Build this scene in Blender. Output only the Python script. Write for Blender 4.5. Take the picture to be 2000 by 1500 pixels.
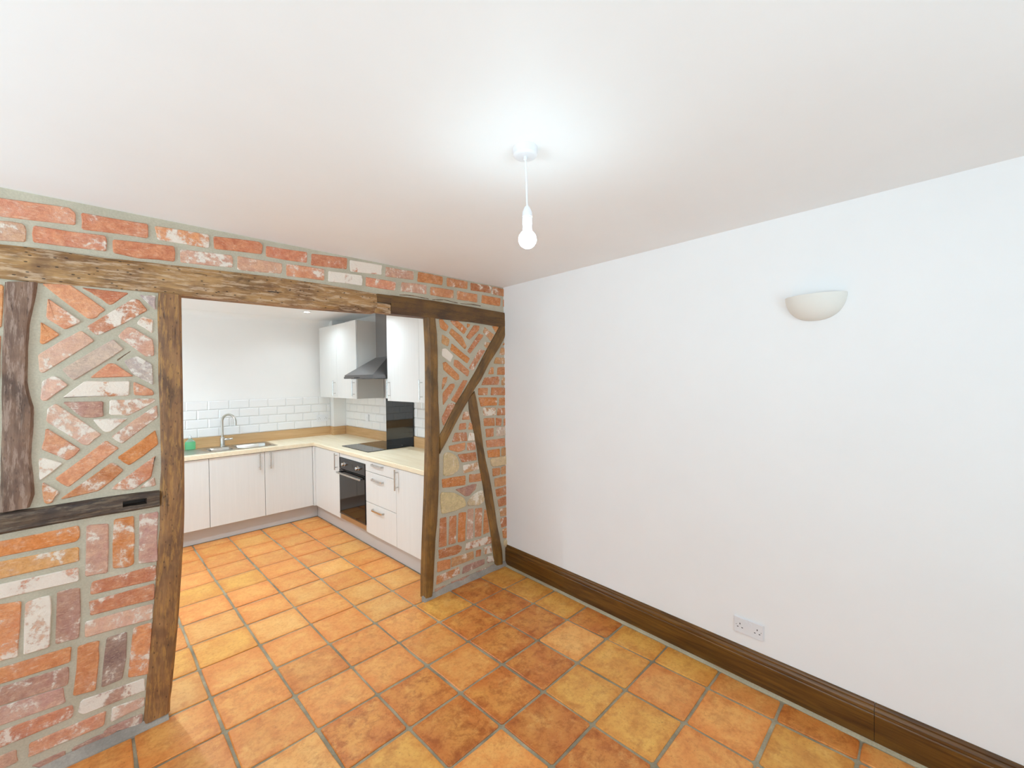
import bpy, bmesh, math, random
from mathutils import Vector, Matrix
random.seed(11)
S = bpy.context.scene
for o in list(bpy.data.objects): bpy.data.objects.remove(o)
COL = S.collection

# ------------------------------------------------------------------ camera, light, exposure
F_PX = 826.126                      # focal length for a 2000 px wide frame
CAM = Vector((-2.5737, -2.6205, 1.6207))
yaw, pitch, roll = math.radians(45.5037), math.radians(-0.8562), math.radians(-0.7083)
fw = Vector((math.sin(yaw)*math.cos(pitch), math.cos(yaw)*math.cos(pitch), math.sin(pitch)))
r0 = Vector((math.cos(yaw), -math.sin(yaw), 0)); u0 = r0.cross(fw)
rt = math.cos(roll)*r0 + math.sin(roll)*u0; up = math.cos(roll)*u0 - math.sin(roll)*r0
cd = bpy.data.cameras.new('camera'); cam = bpy.data.objects.new('camera', cd); COL.objects.link(cam)
cd.sensor_width = 36; cd.lens = 36*F_PX/2000; cd.clip_start = 0.05
m = Matrix((rt, up, -fw)).transposed().to_4x4(); m.translation = CAM
cam.matrix_world = m
S.camera = cam
S.cycles.diffuse_bounces = 8; S.cycles.max_bounces = 14

H = 2.4                             # ceiling height
TH = math.radians(3.368)            # the right wall is a little out of square
DS = Vector((-math.sin(TH), -math.cos(TH), 0)); DN = Vector((-math.cos(TH), math.sin(TH), 0))
def RW(s, n, z): return DS*s + DN*n + Vector((0, 0, z))   # along / out of / up the right wall
XL, YN = -4.3, -4.3                 # left wall and the wall behind the camera
KB, KR = 3.09, -0.07                # kitchen back wall and right wall
PT = 0.07                           # thickness of the timber-framed partition

w = bpy.data.worlds.new('sky'); S.world = w; w.use_nodes = True
bg = w.node_tree.nodes['Background']; bg.inputs[0].default_value = (0.72, 0.84, 1, 1); bg.inputs[1].default_value = 1.2
C_DAY = (.65, .875, 1.)
def area_light(name, loc, direction, sx, sy, power, color):
    d = bpy.data.lights.new(name, 'AREA'); d.shape = 'RECTANGLE'; d.size = sx; d.size_y = sy; d.energy = power; d.color = color
    o = bpy.data.objects.new(name, d); COL.objects.link(o); o.location = loc
    o.rotation_euler = Vector(direction).to_track_quat('-Z', 'Z').to_euler(); return o
# daylight at the two windows behind the camera
area_light('daylight_left_window', (XL-0.12, -1.2, 1.5), (1, 0, 0), 1.5, 1.2, 25, C_DAY)
area_light('daylight_rear_window', (-2.4, YN-0.12, 1.5), (0, 1, 0), 1.5, 1.2, 34, C_DAY)
# added lamps low outside both windows, aimed up to brighten the ceiling
area_light('added_upfill_left', (XL-1.0, -1.2, .35), (1, 0, .75), 1.8, 1.0, 150, C_DAY)
area_light('added_upfill_rear', (-2.4, YN-1.0, .35), (0, 1, .75), 1.8, 1.0, 94, C_DAY)
area_light('added_kitchen_fill', (-3.6, 1.6, 1.2), (1, 0, .45), 1.2, 1.0, 20, C_DAY)  # added fill lamp for the kitchen, behind an invented window
vs = S.view_settings
S.display_settings.display_device = 'sRGB'
vs.view_transform = 'Standard'; vs.look = 'None'; vs.gamma = 1; vs.use_curve_mapping = False
vs.exposure = 0.3

# ------------------------------------------------------------------ measured data (metres, on the wall plane / floor grid)
TILE_TONE = {(0,4): 'y', (-1,4): 'y', (-1,1): 'y', (-2,1): 'y', (3,-1): 'y', (5,-2): 'y', (5,-3): 'y', (4,-5): 'y', (3,-5): 'y', (3,-6): 'y', (5,-5): 'y', (5,-6): 'y', (5,-1): 'y', (0,-4): 'y', (4,-8): 'y', (-2,0): 'l', (1,2): 'l', (2,0): 'l', (4,-4): 'l', (-1,2): 'l', (4,-1): 'b', (4,-2): 'b', (4,-3): 'b', (3,-4): 'b', (5,-4): 'b', (3,-2): 'b', (2,-4): 'b', (1,-4): 'b', (2,-5): 'b', (2,-6): 'b', (5,-8): 'b', (3,-3): 'b'}
BRICKS = [
  ('coral', 0.22, [(-2.8485, 2.3516),(-2.5945, 2.3707),(-2.5767, 2.3493),(-2.5791, 2.3004),(-2.8499, 2.2787)]),
  ('red', 0.2, [(-2.561, 2.3579),(-2.3396, 2.3644),(-2.3409, 2.2969),(-2.5593, 2.2877)]),
  ('orange', 0.4, [(-2.3156, 2.3631),(-2.1027, 2.3687),(-2.104, 2.3007),(-2.3056, 2.2976)]),
  ('red', 0.15, [(-2.0832, 2.3653),(-1.8725, 2.3826),(-1.8578, 2.3661),(-1.8637, 2.3171),(-2.0822, 2.3026)]),
  ('red', 0.27, [(-1.8399, 2.3699),(-1.6224, 2.377),(-1.6265, 2.3128),(-1.8436, 2.3097)]),
  ('red', 0.22, [(-1.5991, 2.3738),(-1.3806, 2.3903),(-1.3852, 2.3185),(-1.6033, 2.305)]),
  ('red', 0.8, [(-1.3642, 2.3805),(-1.1412, 2.3882),(-1.1462, 2.3222),(-1.3621, 2.3095)]),
  ('pink', 0.4, [(-1.1149, 2.3826),(-0.8947, 2.389),(-0.9, 2.3261),(-1.12, 2.3161)]),
  ('orange', 0.2, [(-0.8606, 2.3911),(-0.6442, 2.3891),(-0.6501, 2.3264),(-0.8661, 2.3204)]),
  ('rust', 0.3, [(-0.606, 2.3913),(-0.3994, 2.3917),(-0.4058, 2.3297),(-0.6023, 2.3256)]),
  ('rust', 0.3, [(-0.3677, 2.3884),(-0.1382, 2.393),(-0.151, 2.3311),(-0.3688, 2.3267)]),
  ('rust', 0.35, [(-0.1265, 2.3904),(0.0694, 2.3873),(0.0619, 2.3236),(-0.1394, 2.3283)]),
  ('pink', 0.3, [(-2.8503, 2.2609),(-2.7608, 2.2698),(-2.7232, 2.269),(-2.7177, 2.2413),(-2.7218, 2.1968),(-2.8519, 2.1781)]),
  ('red', 0.33, [(-2.7011, 2.2682),(-2.4857, 2.2757),(-2.4812, 2.2517),(-2.4837, 2.2078),(-2.7024, 2.201)]),
  ('red', 0.1, [(-2.4626, 2.265),(-2.2444, 2.2814),(-2.2403, 2.2499),(-2.2439, 2.2069),(-2.3737, 2.197),(-2.4229, 2.2016),(-2.4621, 2.2054)]),
  ('pink', 0.42, [(-2.2208, 2.2713),(-2.004, 2.2839),(-1.9998, 2.2605),(-2.0029, 2.2195),(-2.2221, 2.206)]),
  ('pink', 0.42, [(-1.9807, 2.2857),(-1.7632, 2.2877),(-1.7612, 2.2533),(-1.7697, 2.2258),(-1.9821, 2.2123)]),
  ('coral', 0.36, [(-1.7389, 2.2893),(-1.5256, 2.2941),(-1.5269, 2.2256),(-1.7403, 2.219)]),
  ('pink', 0.76, [(-1.5011, 2.289),(-1.2873, 2.2957),(-1.281, 2.2636),(-1.2851, 2.2299),(-1.5023, 2.2232)]),
  ('coral', 0.36, [(-1.2594, 2.2903),(-1.0393, 2.2904),(-1.0443, 2.2298),(-1.2605, 2.2301)]),
  ('pink', 0.36, [(-0.9953, 2.2971),(-0.7879, 2.3062),(-0.7891, 2.2387),(-1.0046, 2.2317)]),
  ('coral', 0.2, [(-0.7522, 2.3001),(-0.5441, 2.3025),(-0.5452, 2.2391),(-0.7578, 2.239)]),
  ('coral', 0.3, [(-0.5041, 2.304),(-0.2988, 2.3031),(-0.3, 2.2363),(-0.5103, 2.2355)]),
  ('orange', 0.1, [(-0.2488, 2.3055),(-0.0381, 2.3023),(-0.0454, 2.2356),(-0.2556, 2.2374)]),
  ('red', 0.2, [(-0.0075, 2.2972),(0.0703, 2.2978),(0.064, 2.2299),(-0.0086, 2.2353)]),
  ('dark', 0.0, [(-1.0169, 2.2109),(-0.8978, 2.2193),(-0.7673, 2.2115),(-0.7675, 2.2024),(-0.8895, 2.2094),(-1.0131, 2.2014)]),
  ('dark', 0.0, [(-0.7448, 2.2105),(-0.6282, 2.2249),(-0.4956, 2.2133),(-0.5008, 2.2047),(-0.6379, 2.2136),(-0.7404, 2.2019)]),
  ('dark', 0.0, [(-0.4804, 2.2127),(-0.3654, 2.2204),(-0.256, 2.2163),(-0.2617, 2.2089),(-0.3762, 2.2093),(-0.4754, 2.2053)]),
  ('coral', 0.1, [(-2.6817, 2.0341),(-2.6051, 2.0435),(-2.5916, 2.0357),(-2.4919, 1.9475),(-2.5235, 1.9056),(-2.5467, 1.8994)]),
  ('red', 0.15, [(-2.5666, 2.0353),(-2.4123, 2.032),(-2.4689, 1.9727),(-2.484, 1.971),(-2.5301, 2.0122)]),
  ('grey', 0.4, [(-2.3773, 2.0281),(-2.3178, 2.0315),(-2.3192, 1.9614)]),
  ('coral', 0.38, [(-2.6661, 1.977),(-2.5681, 1.8875),(-2.617, 1.848),(-2.6716, 1.894)]),
  ('red', 0.5, [(-2.4001, 2.0061),(-2.3809, 2.0063),(-2.3476, 1.9584),(-2.5133, 1.831),(-2.5278, 1.8342),(-2.553, 1.8647)]),
  ('orange', 0.55, [(-2.3695, 1.9282),(-2.3284, 1.9168),(-2.333, 1.851),(-2.3895, 1.8943)]),
  ('orange', 0.15, [(-2.6873, 1.8773),(-2.6322, 1.8255),(-2.6802, 1.7823),(-2.6916, 1.7875)]),
  ('palepink', 0.4, [(-2.5702, 1.8494),(-2.5298, 1.8056),(-2.6851, 1.6617),(-2.6952, 1.6712),(-2.6964, 1.7397)]),
  ('pink', 0.4, [(-2.42, 1.877),(-2.3995, 1.8722),(-2.3319, 1.8206),(-2.3283, 1.7464),(-2.3567, 1.7391),(-2.455, 1.8284)]),
  ('buffgrey', 0.2, [(-2.4689, 1.8172),(-2.4345, 1.7729),(-2.5967, 1.6298),(-2.6324, 1.6792)]),
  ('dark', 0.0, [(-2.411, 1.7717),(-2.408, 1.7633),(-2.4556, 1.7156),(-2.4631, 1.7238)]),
  ('grey', 0.45, [(-2.3892, 1.7447),(-2.3375, 1.7069),(-2.3344, 1.6064),(-2.4068, 1.6591),(-2.4371, 1.7181)]),
  ('coral', 0.15, [(-2.486, 1.7089),(-2.468, 1.7071),(-2.4022, 1.6484),(-2.5487, 1.6433)]),
  ('orange', 0.72, [(-2.5632, 1.6293),(-2.4169, 1.6273),(-2.4229, 1.5595),(-2.6334, 1.558)]),
  ('coral', 0.2, [(-2.4043, 1.625),(-2.3349, 1.5802),(-2.3353, 1.5583),(-2.4055, 1.561)]),
  ('palepink', 0.4, [(-2.6555, 1.652),(-2.6397, 1.646),(-2.6135, 1.6123),(-2.681, 1.5447),(-2.6936, 1.5549),(-2.6896, 1.6292)]),
  ('purple', 0.3, [(-2.631, 1.5409),(-2.5072, 1.5389),(-2.507, 1.4689),(-2.5748, 1.47)]),
  ('pink', 0.58, [(-2.4863, 1.542),(-2.3898, 1.5461),(-2.3272, 1.5412),(-2.3309, 1.526),(-2.4231, 1.469),(-2.489, 1.4759)]),
  ('palepink', 0.45, [(-2.6498, 1.536),(-2.5144, 1.3915),(-2.5573, 1.3474),(-2.5714, 1.3512),(-2.68, 1.4626),(-2.6763, 1.5162)]),
  ('palepink', 0.7, [(-2.5436, 1.4615),(-2.4265, 1.4566),(-2.4891, 1.3971),(-2.5069, 1.401)]),
  ('pink', 0.42, [(-2.3244, 1.5125),(-2.3204, 1.455),(-2.4506, 1.3385),(-2.4849, 1.3759)]),
  ('coral', 0.3, [(-2.6805, 1.4357),(-2.5802, 1.3342),(-2.6211, 1.2901),(-2.6963, 1.3492)]),
  ('coral', 0.2, [(-2.5017, 1.3633),(-2.4586, 1.3227),(-2.6219, 1.1756),(-2.6612, 1.2183)]),
  ('brightorange', 0.03, [(-2.3317, 1.3944),(-2.323, 1.323),(-2.4275, 1.2379),(-2.467, 1.2819)]),
  ('palepink', 0.68, [(-2.6931, 1.3143),(-2.6334, 1.2821),(-2.7001, 1.2196),(-2.705, 1.2281),(-2.7035, 1.3081)]),
  ('rust', 0.25, [(-2.4841, 1.2635),(-2.4451, 1.2217),(-2.5295, 1.1413),(-2.6444, 1.129),(-2.6389, 1.1377)]),
  ('red', 0.45, [(-2.3324, 1.2736),(-2.3511, 1.169),(-2.4139, 1.1245),(-2.491, 1.1398),(-2.4786, 1.1541)]),
  ('orange', 0.3, [(-2.6951, 1.2129),(-2.6464, 1.1608),(-2.6724, 1.1176),(-2.6905, 1.1216),(-2.6949, 1.1572)]),
  ('pink', 0.5, [(-2.3377, 1.171),(-2.3352, 1.1266),(-2.3946, 1.1272)]),
  ('brightorange', 0.2, [(-2.875, 0.9963),(-2.5934, 1.0048),(-2.5897, 0.9547),(-2.604, 0.9364),(-2.8761, 0.9371)]),
  ('yellowish', 0.27, [(-2.8765, 0.9193),(-2.5936, 0.9112),(-2.5948, 0.849),(-2.8778, 0.8502)]),
  ('coral', 0.8, [(-2.8782, 0.8304),(-2.5969, 0.8251),(-2.598, 0.7652),(-2.8794, 0.7712)]),
  ('mauve', 0.3, [(-2.5701, 0.9987),(-2.5006, 0.99),(-2.5081, 0.7704),(-2.5791, 0.7765)]),
  ('brightorange', 0.42, [(-2.4835, 1.0042),(-2.4144, 1.0037),(-2.4148, 0.8917),(-2.4187, 0.7831),(-2.4365, 0.7722),(-2.4912, 0.7833)]),
  ('mauve', 0.36, [(-2.3965, 1.0066),(-2.3285, 1.0025),(-2.335, 0.7658),(-2.4045, 0.7761)]),
  ('red', 0.27, [(-2.5575, 0.7464),(-2.3409, 0.7505),(-2.3422, 0.6798),(-2.5649, 0.6902),(-2.5626, 0.7256)]),
  ('red', 0.36, [(-2.5686, 0.6644),(-2.3481, 0.6647),(-2.3514, 0.5899),(-2.5667, 0.6002)]),
  ('palepink', 0.42, [(-2.5829, 0.5799),(-2.3537, 0.5711),(-2.3588, 0.4997),(-2.5842, 0.5106)]),
  ('orange', 0.33, [(-2.8321, 0.7505),(-2.7624, 0.7418),(-2.7656, 0.6447),(-2.7748, 0.5193),(-2.8416, 0.5231)]),
  ('palepink', 0.55, [(-2.7503, 0.7308),(-2.6811, 0.7362),(-2.6812, 0.6519),(-2.6897, 0.5171),(-2.7613, 0.519)]),
  ('purple', 0.36, [(-2.662, 0.7399),(-2.5955, 0.7353),(-2.5962, 0.6169),(-2.6028, 0.5168),(-2.6721, 0.5219)]),
  ('orange', 0.1, [(-2.8847, 0.4986),(-2.6248, 0.4912),(-2.6291, 0.4267),(-2.8859, 0.4354)]),
  ('purple', 0.32, [(-2.8862, 0.4215),(-2.6355, 0.4099),(-2.633, 0.3842),(-2.6401, 0.3303),(-2.8876, 0.3504)]),
  ('mauve', 0.4, [(-2.8877, 0.3445),(-2.6521, 0.3301),(-2.6475, 0.2592),(-2.8891, 0.2713)]),
  ('red', 0.33, [(-2.8896, 0.2476),(-2.6252, 0.2377),(-2.6277, 0.1857),(-2.8909, 0.1784)]),
  ('mauve', 0.2, [(-2.8916, 0.1448),(-2.7847, 0.1483),(-2.7831, 0.0927),(-2.8216, 0.0935),(-2.8926, 0.0934)]),
  ('orange', 0.15, [(-2.6066, 0.4827),(-2.54, 0.4792),(-2.5413, 0.411),(-2.5571, 0.2633),(-2.6259, 0.2761)]),
  ('slate', 0.2, [(-2.5171, 0.478),(-2.4491, 0.4782),(-2.453, 0.3685),(-2.4688, 0.2675),(-2.5376, 0.2643)]),
  ('orange', 0.36, [(-2.4279, 0.4856),(-2.3609, 0.4834),(-2.3784, 0.2447),(-2.4498, 0.2647)]),
  ('purple', 0.55, [(-2.6019, 0.2426),(-2.3933, 0.2329),(-2.389, 0.1722),(-2.5938, 0.1771),(-2.6121, 0.1945)]),
  ('palepink', 0.45, [(-2.5049, 0.1557),(-2.395, 0.1463),(-2.3958, 0.103),(-2.5129, 0.0926)]),
  ('coral', 0.4, [(-2.7534, 0.1493),(-2.5249, 0.1555),(-2.5311, 0.0919),(-2.7572, 0.0924)]),
  ('purple', 0.35, [(-2.5215, 0.0745),(-2.4037, 0.0711),(-2.4046, 0.0231),(-2.5384, 0.057)]),
  ('purple', 0.2, [(-2.6318, 0.0544),(-2.5611, 0.0596),(-2.4884, 0.0474),(-2.4954, 0.0376),(-2.6157, 0.0105),(-2.634, 0.0158)]),
  ('purple', 0.2, [(-2.7497, 0.0534),(-2.6514, 0.0582),(-2.6521, 0.0188),(-2.7137, 0.0206)]),
  ('orange', 0.2, [(-0.6821, 2.0661),(-0.651, 2.0689),(-0.6304, 2.0472),(-0.5938, 2.0201),(-0.6158, 1.9798),(-0.6703, 2.0015)]),
  ('brightorange', 0.28, [(-0.5769, 2.0647),(-0.5002, 2.0692),(-0.4557, 2.0442),(-0.4134, 2.0118),(-0.4457, 1.9694),(-0.5504, 2.0366)]),
  ('orange', 0.2, [(-0.4126, 2.0566),(-0.3777, 2.055),(-0.3869, 2.0317),(-0.4132, 2.0207)]),
  ('orange', 0.2, [(-0.5671, 2.0092),(-0.4603, 1.9462),(-0.4188, 1.8725),(-0.4335, 1.8496),(-0.4978, 1.8955),(-0.5894, 1.9687)]),
  ('rust', 0.25, [(-0.3394, 2.049),(-0.279, 2.0492),(-0.2857, 2.0165),(-0.3887, 1.928),(-0.4232, 1.9484)]),
  ('tan', 0.3, [(-0.2235, 2.0443),(-0.1159, 1.9859),(-0.1559, 1.9266),(-0.2429, 2.001)]),
  ('orange', 0.2, [(-0.1407, 2.0554),(-0.0883, 2.0642),(-0.062, 2.0519),(-0.096, 2.0015)]),
  ('tan', 0.25, [(-0.6582, 1.9556),(-0.5849, 1.9215),(-0.602, 1.8645),(-0.6621, 1.8874)]),
  ('brightorange', 0.03, [(-0.5692, 1.892),(-0.3885, 1.7791),(-0.4154, 1.7381),(-0.581, 1.8395)]),
  ('rust', 0.25, [(-0.2863, 1.9842),(-0.2372, 1.9735),(-0.3849, 1.8153),(-0.4136, 1.8369)]),
  ('coral', 0.78, [(-0.6602, 1.845),(-0.6234, 1.8507),(-0.5547, 1.7969),(-0.5827, 1.742),(-0.6612, 1.7939)]),
  ('tan', 0.3, [(-0.2257, 1.9183),(-0.1625, 1.9168),(-0.2016, 1.8633),(-0.2326, 1.8853)]),
  ('rust', 0.36, [(-0.2824, 1.86),(-0.2176, 1.8486),(-0.3579, 1.6798),(-0.3986, 1.7023)]),
  ('coral', 0.15, [(-0.5443, 1.7667),(-0.5113, 1.763),(-0.3932, 1.6797),(-0.4115, 1.6302),(-0.5506, 1.7186)]),
  ('orange', 0.1, [(-0.6543, 1.7408),(-0.6253, 1.7477),(-0.5022, 1.6486),(-0.4973, 1.6132),(-0.5307, 1.6048),(-0.6474, 1.6876)]),
  ('orange', 0.25, [(-0.6537, 1.6278),(-0.6114, 1.636),(-0.6228, 1.5931),(-0.6659, 1.5342)]),
  ('red', 0.12, [(-0.5476, 1.582),(-0.5426, 1.56),(-0.6037, 1.475),(-0.6576, 1.4175),(-0.6585, 1.5115),(-0.5857, 1.5784)]),
  ('red', 0.12, [(-0.4579, 1.6071),(-0.412, 1.602),(-0.5284, 1.4279),(-0.5799, 1.4523)]),
  ('red', 0.25, [(-0.6099, 1.4235),(-0.5667, 1.4299),(-0.5397, 1.4153),(-0.6552, 1.2591),(-0.6749, 1.3205)]),
  ('orange', 0.2, [(0.0174, 1.9454),(0.0557, 1.9573),(0.0549, 1.908),(-0.0209, 1.902)]),
  ('tan', 0.3, [(-0.0382, 1.8795),(0.0509, 1.8832),(0.0499, 1.824),(-0.0595, 1.8159)]),
  ('tan', 0.4, [(-0.0997, 1.7955),(0.0493, 1.792),(0.0484, 1.7402),(-0.1268, 1.7425)]),
  ('orange', 0.2, [(-0.1597, 1.7136),(-0.1274, 1.7091),(-0.1284, 1.6519),(-0.1927, 1.6521)]),
  ('rust', 0.2, [(-0.0814, 1.7095),(0.0445, 1.7155),(0.0468, 1.6465),(-0.0891, 1.647)]),
  ('rust', 0.33, [(-0.231, 1.6242),(-0.0628, 1.6324),(-0.064, 1.56),(-0.2693, 1.5619)]),
  ('tan', 0.3, [(-0.0327, 1.6225),(0.0464, 1.6267),(0.0452, 1.5577),(-0.0372, 1.557)]),
  ('rust', 0.2, [(-0.3034, 1.5384),(-0.1947, 1.5379),(-0.199, 1.4792),(-0.3044, 1.4809)]),
  ('rust', 0.25, [(-0.1563, 1.5416),(0.0482, 1.5316),(0.0436, 1.4676),(-0.1639, 1.4755)]),
  ('brightorange', 0.28, [(-0.3017, 1.4623),(-0.0991, 1.4538),(-0.097, 1.3865),(-0.2786, 1.3872)]),
  ('orange', 0.25, [(-0.066, 1.45),(0.0432, 1.4478),(0.042, 1.3788),(-0.0739, 1.3828)]),
  ('tan', 0.5, [(-0.2541, 1.3765),(-0.1073, 1.3678),(-0.1084, 1.3055),(-0.2491, 1.3063)]),
  ('rust', 0.36, [(-0.0875, 1.3618),(0.0417, 1.359),(0.0405, 1.2949),(-0.0953, 1.2998)]),
  ('orange', 0.2, [(-0.2495, 1.2876),(-0.1284, 1.2831),(-0.1231, 1.2156),(-0.2444, 1.2218)]),
  ('rust', 0.15, [(-0.1088, 1.2816),(-0.0423, 1.2716),(-0.0501, 1.2091),(-0.11, 1.2145)]),
  ('orange', 0.2, [(-0.0151, 1.2695),(0.0366, 1.2705),(0.0355, 1.2064),(-0.0197, 1.2064)]),
  ('rust', 0.2, [(-0.2324, 1.1973),(-0.1365, 1.1977),(-0.1378, 1.1262),(-0.2211, 1.1258)]),
  ('buffgrey', 0.5, [(-0.1037, 1.1995),(0.0353, 1.1965),(0.0305, 1.1229),(-0.1083, 1.123)]),
  ('coral', 0.15, [(-0.2278, 1.1031),(-0.0045, 1.0971),(-0.0057, 1.0286),(-0.2163, 1.0406)]),
  ('tan', 0.2, [(0.0093, 1.0956),(0.0335, 1.0954),(0.0324, 1.0288),(0.0081, 1.0293)]),
  ('brightorange', 0.1, [(-0.2135, 1.0167),(-0.0671, 1.0119),(-0.0683, 0.9442),(-0.2051, 0.9542)]),
  ('tan', 0.2, [(-0.0468, 1.0142),(0.0322, 1.0189),(0.0309, 0.9449),(-0.0514, 0.9467)]),
  ('stone', 0.1, [(-0.1798, 0.9445),(0.0273, 0.9391),(0.026, 0.8652),(-0.1682, 0.8715)]),
  ('orange', 0.1, [(-0.1588, 0.8557),(-0.07, 0.8485),(-0.071, 0.788),(-0.1535, 0.7879)]),
  ('tan', 0.25, [(-0.0531, 0.8531),(0.0258, 0.8553),(0.0246, 0.7863),(-0.0576, 0.7857)]),
  ('tan', 0.15, [(-0.1376, 0.766),(0.0277, 0.766),(0.0263, 0.687),(-0.1324, 0.6931)]),
  ('rust', 0.2, [(-0.1262, 0.6726),(0.0227, 0.6778),(0.0214, 0.6038),(-0.1109, 0.6069)]),
  ('rust', 0.2, [(-0.1014, 0.5807),(0.0211, 0.589),(0.0197, 0.5101),(-0.0893, 0.5151)]),
  ('tan', 0.3, [(-0.083, 0.4943),(0.0194, 0.4904),(0.0146, 0.4172),(-0.0707, 0.4281)]),
  ('rust', 0.25, [(-0.0711, 0.4087),(0.0144, 0.4074),(0.013, 0.3285),(-0.0624, 0.3285)]),
  ('tan', 0.25, [(-0.0525, 0.3112),(0.0128, 0.3137),(0.0115, 0.2447),(-0.0468, 0.2509)]),
  ('orange', 0.3, [(-0.0493, 0.2993),(0.0089, 0.2936),(0.0042, 0.2206),(-0.0404, 0.2282)]),
  ('stone', 0.3, [(-0.0372, 0.2175),(0.0039, 0.2083),(0.0029, 0.1467),(-0.0348, 0.1579)]),
  ('coral', 0.3, [(-0.4567, 1.3573),(-0.4107, 1.3542),(-0.3972, 1.29),(-0.4749, 1.2917)]),
  ('coral', 0.25, [(-0.4979, 1.267),(-0.4354, 1.2661),(-0.4363, 1.2145),(-0.51, 1.215)]),
  ('orange', 0.2, [(-0.4006, 1.2677),(-0.3744, 1.2518),(-0.3664, 1.2055),(-0.4133, 1.2101)]),
  ('red', 0.33, [(-0.5491, 1.1968),(-0.431, 1.1893),(-0.4265, 1.1213),(-0.5776, 1.13)]),
  ('pink', 0.8, [(-0.402, 1.1864),(-0.355, 1.177),(-0.3501, 1.1171),(-0.4207, 1.1206)]),
  ('coral', 0.1, [(-0.6104, 1.1035),(-0.444, 1.1098),(-0.4507, 1.0524),(-0.5298, 1.0451),(-0.6056, 1.0726)]),
  ('coral', 0.4, [(-0.4268, 1.1033),(-0.3443, 1.1072),(-0.3395, 1.0378),(-0.4278, 1.0449)]),
  ('red', 0.2, [(-0.5246, 1.0267),(-0.3398, 1.0195),(-0.329, 0.9536),(-0.4809, 0.9583)]),
  ('stone', 0.25, [(-0.6589, 1.0527),(-0.6058, 1.0585),(-0.5359, 1.0139),(-0.5093, 0.9436),(-0.5213, 0.9013),(-0.5876, 0.873),(-0.6672, 0.8826)]),
  ('pink', 0.55, [(-0.47, 0.933),(-0.3172, 0.9368),(-0.3031, 0.8745),(-0.4712, 0.8662)]),
  ('brightorange', 0.05, [(-0.6781, 0.8588),(-0.4487, 0.8488),(-0.45, 0.7727),(-0.6108, 0.7859),(-0.6741, 0.7939)]),
  ('coral', 0.2, [(-0.4081, 0.8508),(-0.2884, 0.8395),(-0.2773, 0.7724),(-0.4122, 0.7836)]),
  ('stone', 0.1, [(-0.6954, 0.7639),(-0.5792, 0.7404),(-0.4689, 0.6777),(-0.4473, 0.6056),(-0.549, 0.5933),(-0.6672, 0.5951),(-0.688, 0.6)]),
  ('purple', 0.1, [(-0.5515, 0.7568),(-0.3861, 0.7651),(-0.3325, 0.7595),(-0.3453, 0.716),(-0.4111, 0.6791),(-0.4574, 0.6843)]),
  ('stone', 0.45, [(-0.3698, 0.6797),(-0.2724, 0.7015),(-0.2491, 0.6078),(-0.3114, 0.5796),(-0.43, 0.6017),(-0.4322, 0.6428)]),
  ('red', 0.15, [(-0.6989, 0.5685),(-0.6415, 0.563),(-0.6454, 0.3435),(-0.7157, 0.3514)]),
  ('red', 0.25, [(-0.6095, 0.5617),(-0.5442, 0.5524),(-0.5563, 0.3394),(-0.6241, 0.3438)]),
  ('brightorange', 0.1, [(-0.5218, 0.5647),(-0.4482, 0.5562),(-0.4637, 0.3306),(-0.5342, 0.3374)]),
  ('mauve', 0.3, [(-0.4305, 0.5747),(-0.3689, 0.565),(-0.3792, 0.3248),(-0.4464, 0.3347)]),
  ('coral', 0.27, [(-0.3511, 0.5609),(-0.2751, 0.5504),(-0.2915, 0.3188),(-0.3612, 0.329)]),
  ('orange', 0.1, [(-0.2536, 0.5337),(-0.2318, 0.524),(-0.1972, 0.326),(-0.2697, 0.3269)]),
  ('red', 0.15, [(-0.7186, 0.334),(-0.5318, 0.3178),(-0.493, 0.2885),(-0.5048, 0.2608),(-0.5497, 0.2479),(-0.7147, 0.2646)]),
  ('coral', 0.5, [(-0.4469, 0.3065),(-0.2232, 0.2986),(-0.1788, 0.2767),(-0.1796, 0.2292),(-0.4651, 0.2533)]),
  ('orange', 0.1, [(-0.7304, 0.2484),(-0.6074, 0.2307),(-0.6114, 0.1578),(-0.7319, 0.1681)]),
  ('tan', 0.3, [(-0.5992, 0.2325),(-0.378, 0.2224),(-0.3733, 0.1567),(-0.6005, 0.1629)]),
  ('rust', 0.15, [(-0.3482, 0.218),(-0.2935, 0.2108),(-0.3006, 0.157),(-0.3552, 0.1648)]),
  ('pink', 0.7, [(-0.2686, 0.2174),(-0.1864, 0.2121),(-0.1747, 0.1465),(-0.2634, 0.1595)]),
  ('orange', 0.33, [(-0.7375, 0.1402),(-0.5238, 0.142),(-0.5192, 0.087),(-0.602, 0.0802),(-0.7437, 0.0787)]),
  ('purple', 0.2, [(-0.4845, 0.129),(-0.3797, 0.1312),(-0.2578, 0.1202),(-0.2586, 0.0781),(-0.4968, 0.0749)]),
  ('purple', 0.5, [(-0.2325, 0.1311),(-0.1686, 0.1207),(-0.1501, 0.0669),(-0.2335, 0.0747)]),
  ('purple', 0.25, [(-0.6079, 0.0517),(-0.4225, 0.0449),(-0.4289, 0.0153),(-0.6031, 0.0193)]),
  ('purple', 0.25, [(-0.3573, 0.0456),(-0.1505, 0.043),(-0.1575, 0.0164),(-0.3397, 0.0165)]),
  ('purple', 0.25, [(-0.7594, 0.0505),(-0.6561, 0.0472),(-0.6513, 0.0194),(-0.7549, 0.0192)]),
  ('orange', 0.2, [(-2.8303, 2.0143),(-2.7829, 2.0153),(-2.7901, 1.8441),(-2.8337, 1.8408)]),
  ('red', 0.2, [(-2.8342, 1.8109),(-2.7933, 1.8135),(-2.7993, 1.641),(-2.8376, 1.6374)]),
]
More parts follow.
